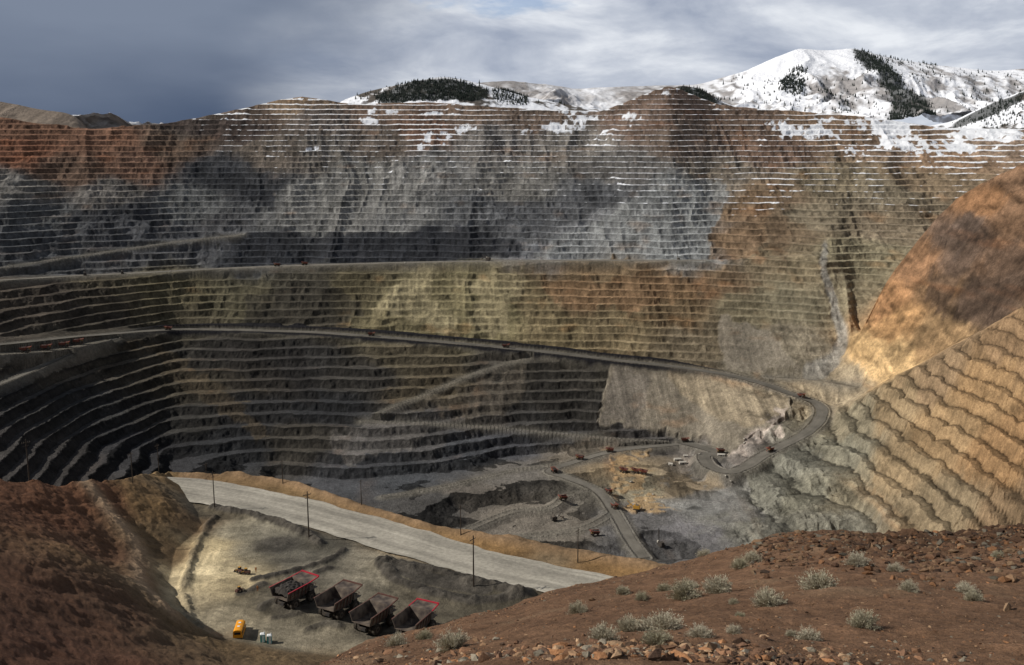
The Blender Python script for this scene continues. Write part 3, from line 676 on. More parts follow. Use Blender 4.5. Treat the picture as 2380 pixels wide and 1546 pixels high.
def boulder(px,py,s):
    x,y,z=fg.point(px,py); o=bpy.data.objects.new("boulder",random.choice(bm_)); o.location=(x,y,fg.z(x,y)+s*.12); o.scale=(s,s,s); o.rotation_euler=(random.uniform(-.3,.3),random.uniform(-.3,.3),random.random()*6)
    link(o,label="angular reddish brown rock lying on the gravel slope",category="rock",group="rocks on the hillside")
for (px,py,s) in [(1480,1518,.15),(1545,1530,.18),(1610,1512,.16),(1330,1538,.13),(1400,1545,.16),(1700,1535,.14),(1250,1530,.14),(1445,1540,.16),(1650,1545,.14),(1180,1545,.12),(2170,1345,.22),(2240,1330,.26),(2360,1420,.2),(2320,1380,.2),(2050,1275,.32),(2120,1290,.36),(2180,1300,.3),(2300,1310,.3),(1950,1262,.28),(1880,1268,.24),(2230,1285,.33),(2370,1345,.3),(1790,1500,.1),(2080,1400,.14),(1210,1458,.14),(1390,1400,.16)]:
    boulder(px,py,s)
# sagebrush
def leafmat(name,rgb,rgb2):
    m,nt,p=new_mat(name);N=nt.nodes;Lk=nt.links
    oi=N.new('ShaderNodeObjectInfo'); tc_=N.new('ShaderNodeTexCoord'); n=N.new('ShaderNodeTexNoise'); n.inputs['Scale'].default_value=7
    Lk.new(tc_.outputs['Object'],n.inputs['Vector'])
    ad=N.new('ShaderNodeMath'); ad.operation='ADD'; Lk.new(n.outputs['Fac'],ad.inputs[0])
    m2=N.new('ShaderNodeMath'); m2.operation='MULTIPLY'; m2.inputs[1].default_value=0.4; Lk.new(oi.outputs['Random'],m2.inputs[0]); Lk.new(m2.outputs[0],ad.inputs[1])
    mr=N.new('ShaderNodeMapRange'); mr.inputs['From Min'].default_value=.5; mr.inputs['From Max'].default_value=1.1; Lk.new(ad.outputs[0],mr.inputs['Value'])
    mx=N.new('ShaderNodeMix'); mx.data_type='RGBA'; mx.inputs['A'].default_value=(*lin(rgb),1); mx.inputs['B'].default_value=(*lin(rgb2),1)
    Lk.new(mr.outputs['Result'],mx.inputs['Factor']); Lk.new(mx.outputs['Result'],p.inputs['Base Color']); p.inputs['Roughness'].default_value=0.9; p.inputs['Specular IOR Level'].default_value=0.1
    return m
msage=leafmat("sage_leaf",(178,170,150),(142,138,110)); mstem=paint("sage_stem",(120,104,86),0.9,0.3,8)
def sage():
    v=[];f=[];sv=[];sf=[]
    for i in range(150):
        az=random.random()*6.283; el=min(math.acos(random.random()**0.9*0.98),1.5)
        ln=random.uniform(.72,1.08)*(1+.1*math.sin(az*3+i%3))
        d=Vector((math.sin(el)*math.cos(az),math.sin(el)*math.sin(az),math.cos(el)*0.95))
        tip=d*ln*0.55
        b=len(sv); s=Vector((-d.y,d.x,0.01)).normalized()*0.008; s2=d.cross(s).normalized()*0.008
        sv+=[tuple(s),tuple(s2),tuple(-s),tuple(tip+s*.4),tuple(tip+s2*.4),tuple(tip-s*.4)]
        sf+=[(b,b+1,b+4,b+3),(b+1,b+2,b+5,b+4),(b+2,b,b+3,b+5)]
        for k_ in range(34):
            u=random.uniform(.45,1.05)
            c=tip*u+Vector((random.gauss(0,.035),random.gauss(0,.035),random.gauss(0,.03)))
            dd=(d+Vector((random.gauss(0,.35),random.gauss(0,.35),random.gauss(.25,.3)))).normalized()
            L_=random.uniform(.03,.065); w=Vector((random.gauss(0,1),random.gauss(0,1),random.gauss(0,1))).cross(dd).normalized()*random.uniform(.006,.012)
            b=len(v); v+=[tuple(c-w),tuple(c+w),tuple(c+dd*L_)]; f.append((b,b+1,b+2))
    a=bpy.data.meshes.new("sagebrush"); a.from_pydata(v,[],f); a.materials.append(msage)
    c=bpy.data.meshes.new("stem"); c.from_pydata(sv,[],sf); c.materials.append(mstem)
    return a,c
sg=[sage() for _ in range(5)]
SH=[(1320,1372,55),(1460,1382,35),(1557,1372,40),(1605,1405,75),(1620,1372,40),(1685,1380,75),(1735,1318,45),(1765,1305,50),(1800,1412,75),(1920,1378,85),(2010,1318,60),(2100,1330,40),(2130,1388,45),(2265,1370,50),(2280,1405,45),(1355,1445,50),(1505,1412,35),(1415,1500,75),(1475,1478,70),(1525,1470,60),(1560,1475,80),(1540,1510,80),(1640,1498,60),(1720,1488,40),(1895,1482,60),(2025,1462,75),(1060,1525,80),(995,1495,45),(930,1518,50),(1735,1435,25),(1720,1412,25),(1855,1470,28),(1650,1300,34),(2340,1300,30)]
for px,py,wd in SH:
    x,y,z=fg.point(px,py); r=1.12*wd*y/2300/2; m_,s_=random.choice(sg)
    o=bpy.data.objects.new("sagebrush",m_); o.location=(x,y,fg.z(x,y)-0.02); sc=r/0.56; o.scale=(sc,sc*random.uniform(.9,1.1),sc*random.uniform(1.0,1.25)); o.rotation_euler=(0,0,random.random()*6)
    link(o,label="grey green sagebrush growing on the gravelly brown hillside",category="shrub",group="sagebrush on the hillside")
    c=bpy.data.objects.new("stem",s_); c.parent=o; COL.objects.link(c)
# ================================================================= MACHINES
class MB:
    def __init__(s): s.v=[];s.f=[];s.m=[]
    def add(s,vs,fs,mi=0):
        b=len(s.v); s.v+= [tuple(p) for p in vs]; s.f+=[tuple(b+i for i in q) for q in fs]; s.m+=[mi]*len(fs); return s
    def box(s,c,d,mi=0,top=(1,1),sh=(0,0)):
        x,y,z=c;a,b,h=d[0]/2,d[1]/2,d[2]/2
        vs=[(x-a,y-b,z-h),(x+a,y-b,z-h),(x+a,y+b,z-h),(x-a,y+b,z-h)]
        vs+=[(x+sh[0]+i*a*top[0],y+sh[1]+j*b*top[1],z+h) for i,j in((-1,-1),(1,-1),(1,1),(-1,1))]
        return s.add(vs,[(3,2,1,0),(4,5,6,7),(0,1,5,4),(1,2,6,5),(2,3,7,6),(3,0,4,7)],mi)
    def cyl(s,p0,p1,r0,r1=None,n=16,mi=0):
        r1=r0 if r1 is None else r1; p0=Vector(p0);p1=Vector(p1); d=(p1-p0).normalized()
        u=d.orthogonal().normalized(); w=d.cross(u)
        vs=[p0+(u*math.cos(i*6.28319/n)+w*math.sin(i*6.28319/n))*r0 for i in range(n)]+[p1+(u*math.cos(i*6.28319/n)+w*math.sin(i*6.28319/n))*r1 for i in range(n)]
        return s.add(vs,[(i,(i+1)%n,n+(i+1)%n,n+i) for i in range(n)]+[tuple(range(n))[::-1],tuple(range(n,2*n))],mi)
    def slab(s,q,th,mi=0):
        q=[Vector(p) for p in q]; n=(q[1]-q[0]).cross(q[2]-q[0]).normalized()*th
        k=len(q); vs=q+[p-n for p in q]
        return s.add(vs,[tuple(range(k)),tuple(range(k,2*k))[::-1]]+[(i,i+k,(i+1)%k+k,(i+1)%k) for i in range(k)],mi)
    def mesh(s,name,mats):
        me=bpy.data.meshes.new(name); me.from_pydata(s.v,[],s.f)
        for m in mats: me.materials.append(m)
        me.polygons.foreach_set('material_index',s.m); me.update(); return me
mt_tyre=paint("tyre_rubber",(34,33,32),0.95,0.4,2); mt_grey=paint("worn_steel",(110,102,92),0.7,0.6,0.8,(84,70,56)); mt_dark=paint("dark_frame",(46,44,44),0.8,0.4); mt_red=paint("red_paint",(168,30,48),0.6,0.3,.7,(110,60,55)); mt_white=paint("cab_white",(190,184,172),0.5,0.35); mt_glass=paint("dark_glass",(25,30,36),0.15,0.05); mt_yel=paint("machine_yellow",(190,140,50),0.55,0.4); mt_orange=paint("bus_yellow",(226,150,28),0.45,0.08); mt_load=paint("rock_load",(64,59,54),0.95,0.6,0.9,(38,35,33)); mt_teal=paint("teal_plastic",(60,150,150),0.5,0.1); mt_wood=paint("pole_wood",(44,36,30),0.9,0.3); mt_white2=paint("white_plastic",(220,222,220),0.5,0.08); mt_bed=paint("dump_bed_steel",(54,46,43),0.8,0.5,0.45,(130,116,100)); mt_brown=paint("truck_brown",(84,48,42),0.7,0.4)
mt_far=paint("truck_red_brown",(158,70,50),0.7,0.35,.5,(90,78,70))
MATS=[mt_tyre,mt_grey,mt_dark,mt_red,mt_white,mt_glass,mt_bed,mt_brown,mt_load,mt_yel]
def truck_parts(load,redside=True):
    P={}; RM=3 if redside else 7
    c=MB(); c.box((0,0,2.1),(2.6,11.5,0.9),2); c.box((0,5.6,2.5),(4.4,2.4,2.4),2,top=(.95,.9)); c.box((0,4.9,3.95),(7.2,3.6,0.25),1)
    c.cyl((-3,3.9,1.75),(3,3.9,1.75),.4,n=8,mi=2); c.cyl((-3,-3,1.75),(3,-3,1.75),.6,n=8,mi=2)
    for i in range(6): c.box((-2.9+i*1.15,6.6,4.5),(.06,.06,.9),3)
    c.box((0,6.6,4.95),(6.6,.07,.07),3); c.slab([(1.2,6.8,.9),(2.1,6.8,.9),(2.1,6.5,3.9),(1.2,6.5,3.9)],.1,3)
    c.box((2.6,4.4,4.7),(1.6,1.8,1.3),1); c.box((0,6.85,2.4),(2.6,.06,1.7),1)
    for sx in(-1,1): c.cyl((sx*1.1,-1,2.3),(sx*1.6,.6,4.2),.22,n=8,mi=1)
    P["chassis"]=c
    k=MB(); k.box((-2.1,4.6,5.05),(2.3,2.3,1.95),4,top=(.92,.92)); P["cab"]=k
    w=MB(); w.box((-2.1,5.72,5.3),(1.9,.08,.9),5); w.box((-3.23,4.6,5.3),(.08,1.7,.9),5); w.box((-2.1,3.45,5.3),(1.7,.08,.8),5); P["window"]=w
    b=MB(); t=.22
    A=lambda sx:[(sx*3.3,-6.0,4.0),(sx*3.3,-1.2,3.2),(sx*3.3,2.2,3.5),(sx*3.95,3.0,6.9),(sx*4.1,-6.2,6.7)]
    l=A(-1);r=A(1)
    b.slab([l[0],r[0],r[1],l[1]],t,6); b.slab([l[1],r[1],r[2],l[2]],t,6); b.slab([l[2],r[2],r[3],l[3]],t,6)
    b.slab(r,t,6); b.slab(l[::-1],t,6)
    b.slab([(-3.95,3.0,6.9),(3.95,3.0,6.9),(3.7,7.2,7.25),(-3.7,7.2,7.25)],t,6)
    for y in (-5,-3.4,-1.8,-.2,1.4):
        for sx in(-1,1):
            zt=6.7+(y+6.4)/9.4*.2; zb=3.6 if y>-2 else 3.6+(-2-y)*.15
            b.slab([(sx*3.42,y,zb),(sx*3.5,y+.3,zb),(sx*4.3,y+.3,zt-.1),(sx*4.3,y,zt-.1)],.12,7)
    P["dump_bed"]=b
    rr=MB(); rr.box((0,7.25,7.3),(7.6,.45,.5),RM)
    for sx in(-1,1):
        rr.slab([(sx*4.0,-6.2,6.72),(sx*4.3,-6.2,6.72),(sx*4.1,3.0,6.92),(sx*3.85,3.0,6.92)],.2 if sx>0 else -.2,RM if load else 7)
        rr.slab([(sx*3.8,3.0,6.95),(sx*4.15,3.0,6.95),(sx*3.9,7.2,7.35),(sx*3.55,7.2,7.35)],.25 if sx>0 else -.25,RM)
    P["rail"]=rr
    if load:
        q=MB(); n=16;vs=[];fs=[]
        for i in range(n+1):
            for j in range(n+1):
                u=-1+2*i/n;v=j/n; y=-5.4+v*7.8; z=5.8+1.6*(1-u*u)*math.sin(math.pi*min(1,v*.97+.01))**.6+random.uniform(-.3,.3)
                vs.append((u*3.7+random.uniform(-.1,.1),y,z-(1.0 if i in(0,n) or j in (0,) else 0)))
        for i in range(n):
            for j in range(n): a=i*(n+1)+j; fs.append((a,a+n+1,a+n+2,a+1))
        q.add(vs,fs,8); P["load"]=q
    return P
def wheel_mb():
    t=MB(); w=.6
    n=28; prof=[(.95,-w),(1.55,-w),(1.75,-w*.75),(1.78,0),(1.75,w*.75),(1.55,w),(.95,w)]
    vs=[];fs=[]
    for i in range(n):
        a=i*6.28319/n
        for (r,x) in prof:
            rr=r*(1.0 if (i%2 or r<1.7) else .965); vs.append((x,rr*math.cos(a),rr*math.sin(a)))
    k_=len(prof)
    for i in range(n):
        for j in range(k_-1): fs.append((i*k_+j,i*k_+j+1,((i+1)%n)*k_+j+1,((i+1)%n)*k_+j))
    t.add(vs,fs,0)
    r=MB(); r.cyl((-w*.8,0,0),(w*.8,0,0),.97,n=20,mi=1); r.cyl((-w*.95,0,0),(w*.95,0,0),.45,n=12,mi=2)
    return t,r
WH=[(-3.3,3.9),(3.3,3.9),(-3.35,-3.0),(3.35,-3.0),(-2.0,-3.0),(2.0,-3.0)]
tw,rw=wheel_mb(); me_t=tw.mesh("tyre",MATS); me_r=rw.mesh("rim",MATS)
def truck_near(loc,rot,load,label,red,S=1.0):
    e=bpy.data.objects.new("haul_truck",None); e.location=loc; e.rotation_euler=(0,0,rot); e.scale=(S,S,S)
    link(e,label=label,category="truck",group="haul trucks parked in the yard")
    for nme,mb in truck_parts(load,red).items():
        o=bpy.data.objects.new(nme,mb.mesh(nme,MATS)); o.parent=e; COL.objects.link(o)
    for (x,y) in WH:
        w=bpy.data.objects.new("wheel",me_t); w.location=(x,y,1.75); w.parent=e; COL.objects.link(w)
        r=bpy.data.objects.new("rim",me_r); r.parent=w; COL.objects.link(r)
TL=[((690,1416),1,1,"red rimmed haul truck loaded with dark rock in the yard",-34),((793,1438),0,0,"empty haul truck with worn open dump bed in the yard",-30),((876,1472),0,0,"empty dark haul truck parked beside the earth berm",-30),((974,1488),0,1,"empty haul truck with pale steel dump bed partly hidden by hillside",-26)]
for (p,ld,rd_,lb,rt) in TL:
    x,y=onb(*p); truck_near((x,y,nearS.z(x,y)+0.05),math.radians(rt),ld,lb,rd_,0.87)
def merged(load):
    q=MB()
    for mb in truck_parts(load).values():
        b=len(q.v); q.v+=mb.v; q.f+=[tuple(b+i for i in f) for f in mb.f]; q.m+=mb.m
    for (x,y) in WH[:4]:
        for mb in (tw,rw):
            b=len(q.v); q.v+=[(v[0]+x,v[1]+y,v[2]+1.75) for v in mb.v]; q.f+=[tuple(b+i for i in f) for f in mb.f]; q.m+=mb.m
    return q
MATS2=list(MATS); MATS2[6]=mt_brown; MATS2[4]=mt_yel; MATS2[3]=mt_far; MATS2[7]=mt_far
far_t=[merged(0).mesh("haul_truck",MATS2),merged(1).mesh("haul_truck",MATS2)]
for (px,py,rot) in [(60,832,-80),(108,824,-80),(150,817,-78),(183,808,-75),(870,788,-85),(1185,815,-98),(1878,930,-140),(1805,1058,130),(1605,1039,-90),(1430,1060,80),(1360,1078,70),(1299,1108,20),(1427,1158,-160),(1440,1192,-160),(1490,1108,60),(1508,1112,60),(1462,1104,60),(395,776,85),(650,625,90),(715,622,90),(1690,1046,100),(1320,1175,100),(1395,1258,100)]:
    x,y,z=pit.point(px,py); o=bpy.data.objects.new("haul_truck",random.choice(far_t)); o.location=(x,y,pit.z(x,y)+0.9); o.rotation_euler=(0,0,math.radians(rot)); s_=1.35 if px<200 else 1.05; o.scale=(s_,s_,s_)
    link(o,label="distant haul truck driving on the gravel pit road",category="truck",group="haul trucks working in the pit")
def shovel_mesh(body):
    q=MB()
    for sx in(-1,1): q.box((sx*3.2,0,1.1),(1.8,9,2.2),2,top=(1,.8))
    q.cyl((0,0,2.0),(0,0,3.0),3,n=20,mi=2); q.box((0,-1.6,5.6),(7.5,10,5),body,top=(.97,.98)); q.box((2.6,4.2,8.4),(2.2,2.4,2.4),4); q.box((2.6,5.42,8.6),(1.9,.1,1.5),5)
    q.box((0,-2,8.4),(5,5,.8),1); q.cyl((0,3,4),(0,14,14),.8,.5,8,body); q.cyl((0,-2,8),(0,0,13),.3,n=6,mi=2); q.cyl((0,0,13),(0,14,14),.12,n=5,mi=2)
    q.cyl((0,6,9),(0,15,4.5),.6,.5,8,body); q.box((0,16,4),(4,3,3.4),1,top=(1.1,1.1)); q.cyl((0,14,14),(0,16,5.6),.1,n=5,mi=2)
    return q
def drill_mesh():
    q=MB()
    for sx in(-1,1): q.box((sx*2,0,.9),(1.2,8,1.8),2,top=(1,.85))
    q.box((0,0,2.8),(5,12,1.8),2); q.box((0,-2.5,5),(4,6,2.8),2); q.box((-1.6,4.5,5),(1.8,2.2,2.6),4); q.box((-1.6,5.62,5.2),(1.5,.08,1.6),5)
    for sx in(-1,1):
        for dy in(0,1.2): q.cyl((sx*.7,5.6+dy,2),(sx*.7,5.6+dy,21),.16,n=6,mi=2)
    for i in range(12):
        z=3+i*1.5; q.cyl((-.7,5.6,z),(.7,5.6,z+1.5),.08,n=5,mi=2); q.cyl((-.7,6.8,z+1.5),(.7,6.8,z),.08,n=5,mi=2)
    return q
shm=shovel_mesh(9).mesh("mining_shovel",MATS); shd=shovel_mesh(2).mesh("mining_shovel",MATS); drm=drill_mesh().mesh("drill_rig",MATS)
def put(name,me,px,py,rot,label,cat,sc=1,dz=.3,**kw):
    x,y,z=pit.point(px,py); o=bpy.data.objects.new(name,me); o.location=(x,y,pit.z(x,y)+dz); o.rotation_euler=(0,0,math.radians(rot)); o.scale=(sc,)*3
    return link(o,label=label,category=cat,**kw)
put("mining_shovel",shm,1490,1192,70,"yellow mining shovel digging on the pit floor","excavator",1.0)
put("mining_shovel",shd,1143,612,60,"dark mining shovel working on a high bench road","excavator",1.0)
put("mining_shovel",shd,1300,1215,-60,"dark mining shovel beside a low bench in the pit","excavator",.9)
for (px,py,sc) in [(200,650,1.2),(287,643,1.1),(1590,609,.7),(1549,1275,1.2)]:
    put("drill_rig",drm,px,py,20,"dark blast hole drill rig with tall lattice mast","drill rig",sc,group="drill rigs in the pit")
def pickup():
    q=MB(); q.box((0,0,.85),(1.9,5.4,.7),4); q.box((0,.4,1.5),(1.75,1.9,.7),4,top=(.85,.75)); q.box((0,.4,1.5),(1.8,1.5,.42),5,top=(.9,.85)); q.box((0,-1.7,1.2),(1.5,1.8,.12),2)
    for sx in(-.95,.95):
        for y in(-1.7,1.7): q.cyl((sx-.12,y,.4),(sx+.12,y,.4),.4,n=14,mi=0)
    return q
pk=pickup().mesh("pickup_truck",MATS)
for (px,py) in [(1625,1070),(1640,1075),(1745,1040),(1700,1135),(1712,1138),(1530,1150),(950,622),(400,640),(1745,1030),(1480,1128)]:
    put("pickup_truck",pk,px,py,random.uniform(0,180),"white pickup truck parked on pit gravel","pickup truck",1.2,.5,group="pickups in the pit")
def shed(L_,W_,H_):
    q=MB(); a,b=L_/2,W_/2
    vs=[(-a,-b,0),(a,-b,0),(a,b,0),(-a,b,0),(-a,-b,H_),(a,-b,H_),(a,b,H_),(-a,b,H_),(-a,0,H_*1.4),(a,0,H_*1.4)]
    q.add(vs,[(0,1,5,4),(2,3,7,6),(1,2,6,9,5),(3,0,4,8,7)],4); q.add([(x,y*1.08,z-(.2 if abs(y)>0 else 0)+.08) for x,y,z in vs[4:]],[(0,1,5,4),(2,3,4,5)],4)
    q.box((0,-b-.05,H_*.35),(L_*.2,.1,H_*.7),2); q.box((-L_*.3,-b-.05,H_*.55),(L_*.1,.1,H_*.25),5); q.box((L_*.3,-b-.05,H_*.55),(L_*.1,.1,H_*.25),5)
    return q
sh=[shed(14,7,4).mesh("shed",MATS),shed(9,5,3.4).mesh("shed",MATS)]
for i,(px,py) in enumerate([(1588,1074),(1607,1066),(1600,1082),(1572,1084),(1690,1062)]):
    put("shed",sh[i%2],px,py,random.uniform(-30,30),"small white shed with dark door on the pit floor","shed",.9,.2,group="sheds on the pit floor")
def group_obj(name,parts,loc,rot,label,cat,sc=1,**kw):
    e=bpy.data.objects.new(name,None); e.location=loc; e.rotation_euler=(0,0,rot); e.scale=(sc,)*3; link(e,label=label,category=cat,**kw)
    for n_,me in parts:
        if not isinstance(me,bpy.types.Mesh): me=me.mesh(n_,MATSY)
        o=bpy.data.objects.new(n_,me); o.parent=e; COL.objects.link(o)
    return e
def wheels(pos,hw,r):
    out=[]
    for (x,y) in pos:
        q=MB(); q.cyl((x-hw,y,r),(x+hw,y,r),r,n=18,mi=0); q.cyl((x-hw-.02,y,r),(x+hw+.02,y,r),r*.5,n=12,mi=1); out.append(("wheel",q))
    return out
MATSY=[mt_tyre,mt_grey,mt_dark,mt_brown,mt_white2,mt_glass,mt_orange,mt_teal,mt_wood,mt_yel]
body=MB()
prof=[(-1.22,.55),(1.22,.55),(1.22,2.5),(1.05,2.85),(.6,3.05),(0,3.1),(-.6,3.05),(-1.05,2.85),(-1.22,2.5)]
n=len(prof); vs=[(x,-3.6,z) for x,z in prof]+[(x,2.8,z) for x,z in prof]
body.add(vs,[tuple(range(n)),tuple(range(n,2*n))[::-1]]+[(i,i+n,(i+1)%n+n,(i+1)%n) for i in range(n)],6)
body.box((0,3.5,1.15),(2.1,1.5,1.1),6,top=(.85,.95)); body.box((0,4.3,.7),(2.3,.15,.3),2); body.box((0,-3.7,.7),(2.4,.15,.3),2)
for z in(1.15,1.55): 
    for sx in(-1,1): body.box((sx*1.23,-.4,z),(.03,6.0,.06),2)
hoodw=MB(); hoodw.box((0,2.82,2.2),(2.1,.06,.8),5); hoodw.box((0,-3.62,2.15),(1.7,.06,.7),5)
for i in range(7):
    for sx in(-1,1): hoodw.box((sx*1.235,-3.1+i*.85,2.15),(.04,.64,.62),5)
hatch=MB(); hatch.box((0,-1.2,3.13),(.7,.7,.08),4); hatch.box((0,1.0,3.13),(.7,.7,.08),4)
x,y=onb(562,1488)
group_obj("school_bus",[("body",body),("window",hoodw),("hatch",hatch)]+wheels([(-1.05,-2.3),(1.05,-2.3),(-1.05,3.1),(1.05,3.1)],.14,.5),(x,y,nearS.z(x,y)+.05),math.radians(6),"yellow school bus parked on the dirt yard","bus",.92)
def toilet(px,py,lb):
    b=MB(); b.box((0,0,1.15),(1.15,1.15,2.1),7,top=(.96,.96)); b.box((0,0,.06),(1.25,1.25,.12),2)
    r=MB(); r.box((0,0,2.3),(1.2,1.2,.22),4,top=(.6,.6)); r.cyl((.4,.4,2.2),(.4,.4,2.75),.06,n=8,mi=4)
    d=MB(); d.box((.14,-.6,1.1),(.6,.05,1.85),4); d.box((.28,-.64,1.1),(.06,.04,.2),2)
    x,y=onb(px,py); group_obj("portable_toilet",[("body",b),("roof",r),("door",d)],(x,y,nearS.z(x,y)),math.radians(10),lb,"portable toilet",1.0,group="portable toilets in the yard")
toilet(616,1504,"teal portable toilet with white roof on dirt"); toilet(632,1507,"teal portable toilet with white door beside another")
def loader(px,py,rot,sc):
    b=MB(); b.box((0,-.6,1.6),(2,3.4,1.3),3,top=(.9,.9)); b.box((0,1.6,1.2),(1.2,1.6,.9),3)
    c=MB(); c.box((0,.3,2.8),(1.5,1.5,1.4),5,top=(.9,.9)); c.box((0,.3,3.55),(1.6,1.6,.15),9)
    a=MB(); 
    for sx in(-.6,.6): a.cyl((sx,1.2,1.9),(sx,3.6,.9),.14,n=8,mi=9)
    a.slab([(-1.3,3.4,.2),(1.3,3.4,.2),(1.3,3.6,1.3),(-1.3,3.6,1.3)],.1,1); a.slab([(-1.3,3.4,.2),(1.3,3.4,.2),(1.3,4.6,.2),(-1.3,4.6,.2)],.1,1)
    x,y=onb(px,py); group_obj("wheel_loader",[("body",b),("cab",c),("bucket",a)]+wheels([(-1.1,-1.3),(1.1,-1.3),(-1.1,1.5),(1.1,1.5)],.25,.75),(x,y,nearS.z(x,y)+.02),math.radians(rot),"small rusty wheel loader standing on pale mud","loader",sc,group="loaders in the yard")
loader(563,1343,60,.5); loader(578,1346,80,.5); loader(560,1392,-30,.45)
vest=paint("work_vest",(190,120,50),0.8,0.5,6,(40,44,60))
def person(px,py):
    J=[(0,0,.95),(0,0,1.15),(0,0,1.4),(0,0,1.5),(0,.01,1.62),(0,.01,1.74),(.09,0,.9),(.1,.02,.5),(.1,0,.06),(-.09,0,.9),(-.1,.02,.5),(-.1,0,.06),(.19,0,1.4),(.25,0,1.12),(.26,.05,.86),(-.19,0,1.4),(-.25,0,1.12),(-.26,.05,.86)]
    E=[(0,1),(1,2),(2,3),(3,4),(4,5),(0,6),(6,7),(7,8),(0,9),(9,10),(10,11),(2,12),(12,13),(13,14),(2,15),(15,16),(16,17)]
    Rr=[.15,.14,.16,.06,.1,.09,.1,.07,.06,.1,.07,.06,.07,.05,.04,.07,.05,.04]
    me=bpy.data.meshes.new("person"); me.from_pydata(J,E,[]); o=bpy.data.objects.new("person",me)
    x,y=onb(px,py); o.location=(x,y,nearS.z(x,y)); link(o,label="standing worker in bright vest on the yard",category="person",group="workers in the yard")
    md=o.modifiers.new("s",'SKIN')
    for i,v in enumerate(me.skin_vertices[0].data): v.radius=(Rr[i],Rr[i]); v.use_root=(i==0)
    o.modifiers.new("d",'SUBSURF').levels=1; me.materials.append(vest)
person(600,1342); person(604,1388)
pme=MB(); pme.cyl((0,0,-.5),(0,0,14),.22,.14,10,8)
arm=MB(); arm.box((0,.18,12.9),(2.6,.12,.14),8); arm.box((0,.18,11.9),(1.6,.1,.12),8)
ins=MB()
for sx in(-1.15,-.5,.5,1.15): ins.cyl((sx,.18,12.97),(sx,.18,13.3),.08,.05,8,1)
pm=pme.mesh("shaft",MATSY); am=arm.mesh("crossarm",MATSY); im=ins.mesh("insulator",MATSY)
for (px,pb,pt_) in [(503,1190,1105),(724,1260,1152),(1110,1375,1252),(663,1135,1078),(847,1183,1124),(1080,1255,1184),(1354,1320,1238),(373,1113,1040),(309,1100,1060),(484,1118,1085),(62,1054,1030)]:
    t,e=sight(px,pb)
    yy=np.arange(150,420,.5); zz=np.array([nearS.z(t*q,q) for q in yy]); ok=np.where(zz>=e*yy)[0]; y=yy[ok[0]] if len(ok) and px not in(309,373,484,62) else {309:326,373:362,484:380,62:296}.get(px,300)
    x=t*y; z0=nearS.z(x,y)
    top=sight(px,pt_)[1]*y
    H=min(max(top-z0,5),15); s=H/14
    e_=bpy.data.objects.new("utility_pole",None); e_.location=(x,y,z0); e_.scale=(max(s,.8),max(s,.8),s); e_.rotation_euler=(0,0,math.radians(random.uniform(40,75)))
    link(e_,label="tall dark wooden utility pole beside the gravel haul road",category="utility pole",group="utility poles along the haul road")
    for n_,m_ in(("shaft",pm),("crossarm",am),("insulator",im)):
        o=bpy.data.objects.new(n_,m_); o.parent=e_; COL.objects.link(o)
# ================================================================= CAMERA, SUN, SKY
cam=bpy.data.cameras.new("Camera"); cam.sensor_width=36; cam.lens=36.0; cam.clip_start=0.5; cam.clip_end=30000
co=bpy.data.objects.new("Camera",cam); co.location=(0,0,0); co.rotation_euler=(math.pi/2-TH,0,0); COL.objects.link(co); scene.camera=co
sd=Vector((-0.78,-0.04,0.58)).normalized()
sun=bpy.data.lights.new("Sun",'SUN'); sun.energy=4.9; sun.angle=math.radians(0.6); sun.color=(1,.96,.90)
so=bpy.data.objects.new("Sun",sun); so.rotation_euler=sd.to_track_quat('Z','Y').to_euler(); COL.objects.link(so)
W=bpy.data.worlds.new("World"); scene.world=W; W.use_nodes=True; nt=W.node_tree; N=nt.nodes; Lk=nt.links
for n_ in list(N): N.remove(n_)
out=N.new('ShaderNodeOutputWorld'); sky=N.new('ShaderNodeTexSky'); sky.sky_type='NISHITA'; sky.sun_disc=False
sky.sun_elevation=math.asin(sd.z); sky.sun_rotation=math.atan2(sd.x,sd.y)
b1=N.new('ShaderNodeBackground'); b1.inputs['Strength'].default_value=0.10
sk=N.new('ShaderNodeMix'); sk.data_type='RGBA'; sk.blend_type='MULTIPLY'; sk.inputs['Factor'].default_value=1; sk.inputs['B'].default_value=(.85,.95,1.25,1)
Lk.new(sky.outputs[0],sk.inputs['A']); Lk.new(sk.outputs['Result'],b1.inputs['Color'])
tcg=N.new('ShaderNodeTexCoord'); sep=N.new('ShaderNodeSeparateXYZ'); Lk.new(tcg.outputs['Generated'],sep.inputs[0])
def math_(op,a,b=None,c=None):
    m=N.new('ShaderNodeMath'); m.operation=op
    for i,q in enumerate((a,b,c)):
        if q is None: continue
        if isinstance(q,(int,float)): m.inputs[i].default_value=q
        else: Lk.new(q,m.inputs[i])
    return m.outputs[0]
mp=N.new('ShaderNodeMapping'); mp.inputs['Scale'].default_value=(1.6,1.6,5.0); mp.inputs['Rotation'].default_value=(0,math.radians(10),0); Lk.new(tcg.outputs['Generated'],mp.inputs[0])
n1_=N.new('ShaderNodeTexNoise'); n1_.inputs['Scale'].default_value=3.8; n1_.inputs['Detail'].default_value=12; n1_.inputs['Roughness'].default_value=.58; n1_.inputs['Distortion'].default_value=.3; Lk.new(mp.outputs[0],n1_.inputs['Vector'])
n2_=N.new('ShaderNodeTexNoise'); n2_.inputs['Scale'].default_value=1.3; n2_.inputs['Detail'].default_value=5; Lk.new(mp.outputs[0],n2_.inputs['Vector'])
n5_=N.new('ShaderNodeTexNoise'); n5_.inputs['Scale'].default_value=11; n5_.inputs['Detail'].default_value=8; n5_.inputs['Roughness'].default_value=.6; Lk.new(mp.outputs[0],n5_.inputs['Vector'])
bx=math_('DIVIDE',sep.outputs[0],math_('MAXIMUM',sep.outputs[1],0.2))
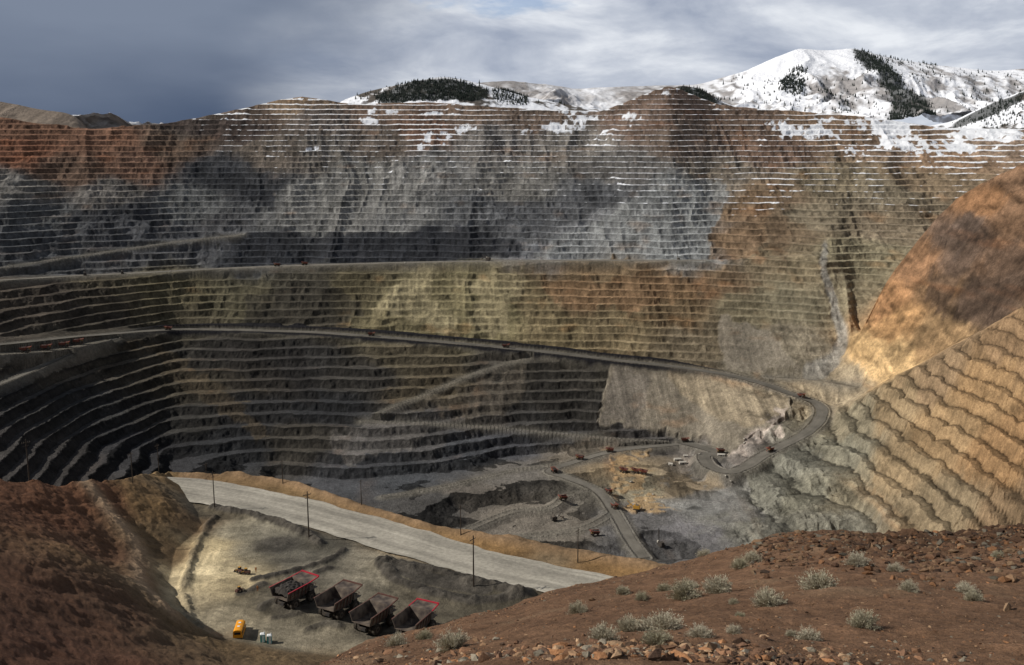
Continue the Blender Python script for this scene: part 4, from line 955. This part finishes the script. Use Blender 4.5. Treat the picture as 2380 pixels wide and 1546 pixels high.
bz=math_('DIVIDE',sep.outputs[2],math_('MAXIMUM',sep.outputs[1],0.2))
st_=math_('ADD',math_('ADD',bx,math_('MULTIPLY',bz,-0.9)),math_('MULTIPLY',math_('SUBTRACT',n2_.outputs['Fac'],0.5),0.30))
mr=N.new('ShaderNodeMapRange'); mr.interpolation_type='SMOOTHSTEP'; mr.inputs['From Min'].default_value=-0.34; mr.inputs['From Max'].default_value=-0.12; Lk.new(st_,mr.inputs['Value'])
cr2=N.new('ShaderNodeValToRGB'); e=cr2.color_ramp.elements
e[0].position=0.34; e[0].color=(*lin((158,168,187)),1); e[1].position=0.64; e[1].color=(*lin((234,238,244)),1)
m5=e.new(0.49); m5.color=(*lin((192,199,212)),1); Lk.new(n1_.outputs['Fac'],cr2.inputs['Fac'])
cr3=N.new('ShaderNodeValToRGB'); e=cr3.color_ramp.elements
e[0].position=0.3; e[0].color=(*lin((78,92,116)),1); e[1].position=0.75; e[1].color=(*lin((124,135,154)),1)
Lk.new(math_('ADD',n2_.outputs['Fac'],math_('MULTIPLY',math_('SUBTRACT',bz,0.06),2.2)),cr3.inputs['Fac'])
mx=N.new('ShaderNodeMix'); mx.data_type='RGBA'; Lk.new(mr.outputs['Result'],mx.inputs['Factor']); Lk.new(cr3.outputs[0],mx.inputs['A']); Lk.new(cr2.outputs[0],mx.inputs['B'])
b2=N.new('ShaderNodeBackground'); Lk.new(mx.outputs['Result'],b2.inputs['Color'])
# sky dimmed overhead, out of view, to cut fill light and deepen shadows
ov=N.new('ShaderNodeMapRange'); ov.inputs['From Min'].default_value=0.16; ov.inputs['From Max'].default_value=0.4; ov.inputs['To Min'].default_value=1.0; ov.inputs['To Max'].default_value=0.58; Lk.new(sep.outputs[2],ov.inputs['Value']); Lk.new(ov.outputs['Result'],b2.inputs['Strength'])
gx=math_('DIVIDE',math_('ADD',bx,0.015),0.055); gz=math_('DIVIDE',math_('SUBTRACT',bz,0.127),0.010)
gr=math_('ADD',math_('ADD',math_('MULTIPLY',gx,gx),math_('MULTIPLY',gz,gz)),math_('MULTIPLY',math_('SUBTRACT',n5_.outputs['Fac'],0.5),9.0))
hole=N.new('ShaderNodeMapRange'); hole.inputs['From Min'].default_value=-0.6; hole.inputs['From Max'].default_value=1.6; hole.inputs['To Min'].default_value=0.35; hole.inputs['To Max'].default_value=1.0; Lk.new(gr,hole.inputs['Value'])
ms=N.new('ShaderNodeMixShader'); Lk.new(hole.outputs['Result'],ms.inputs[0]); Lk.new(b1.outputs[0],ms.inputs[1]); Lk.new(b2.outputs[0],ms.inputs[2])
Lk.new(ms.outputs[0],out.inputs[0])
scene.view_settings.view_transform='Standard'; scene.view_settings.look='None'; scene.view_settings.exposure=0
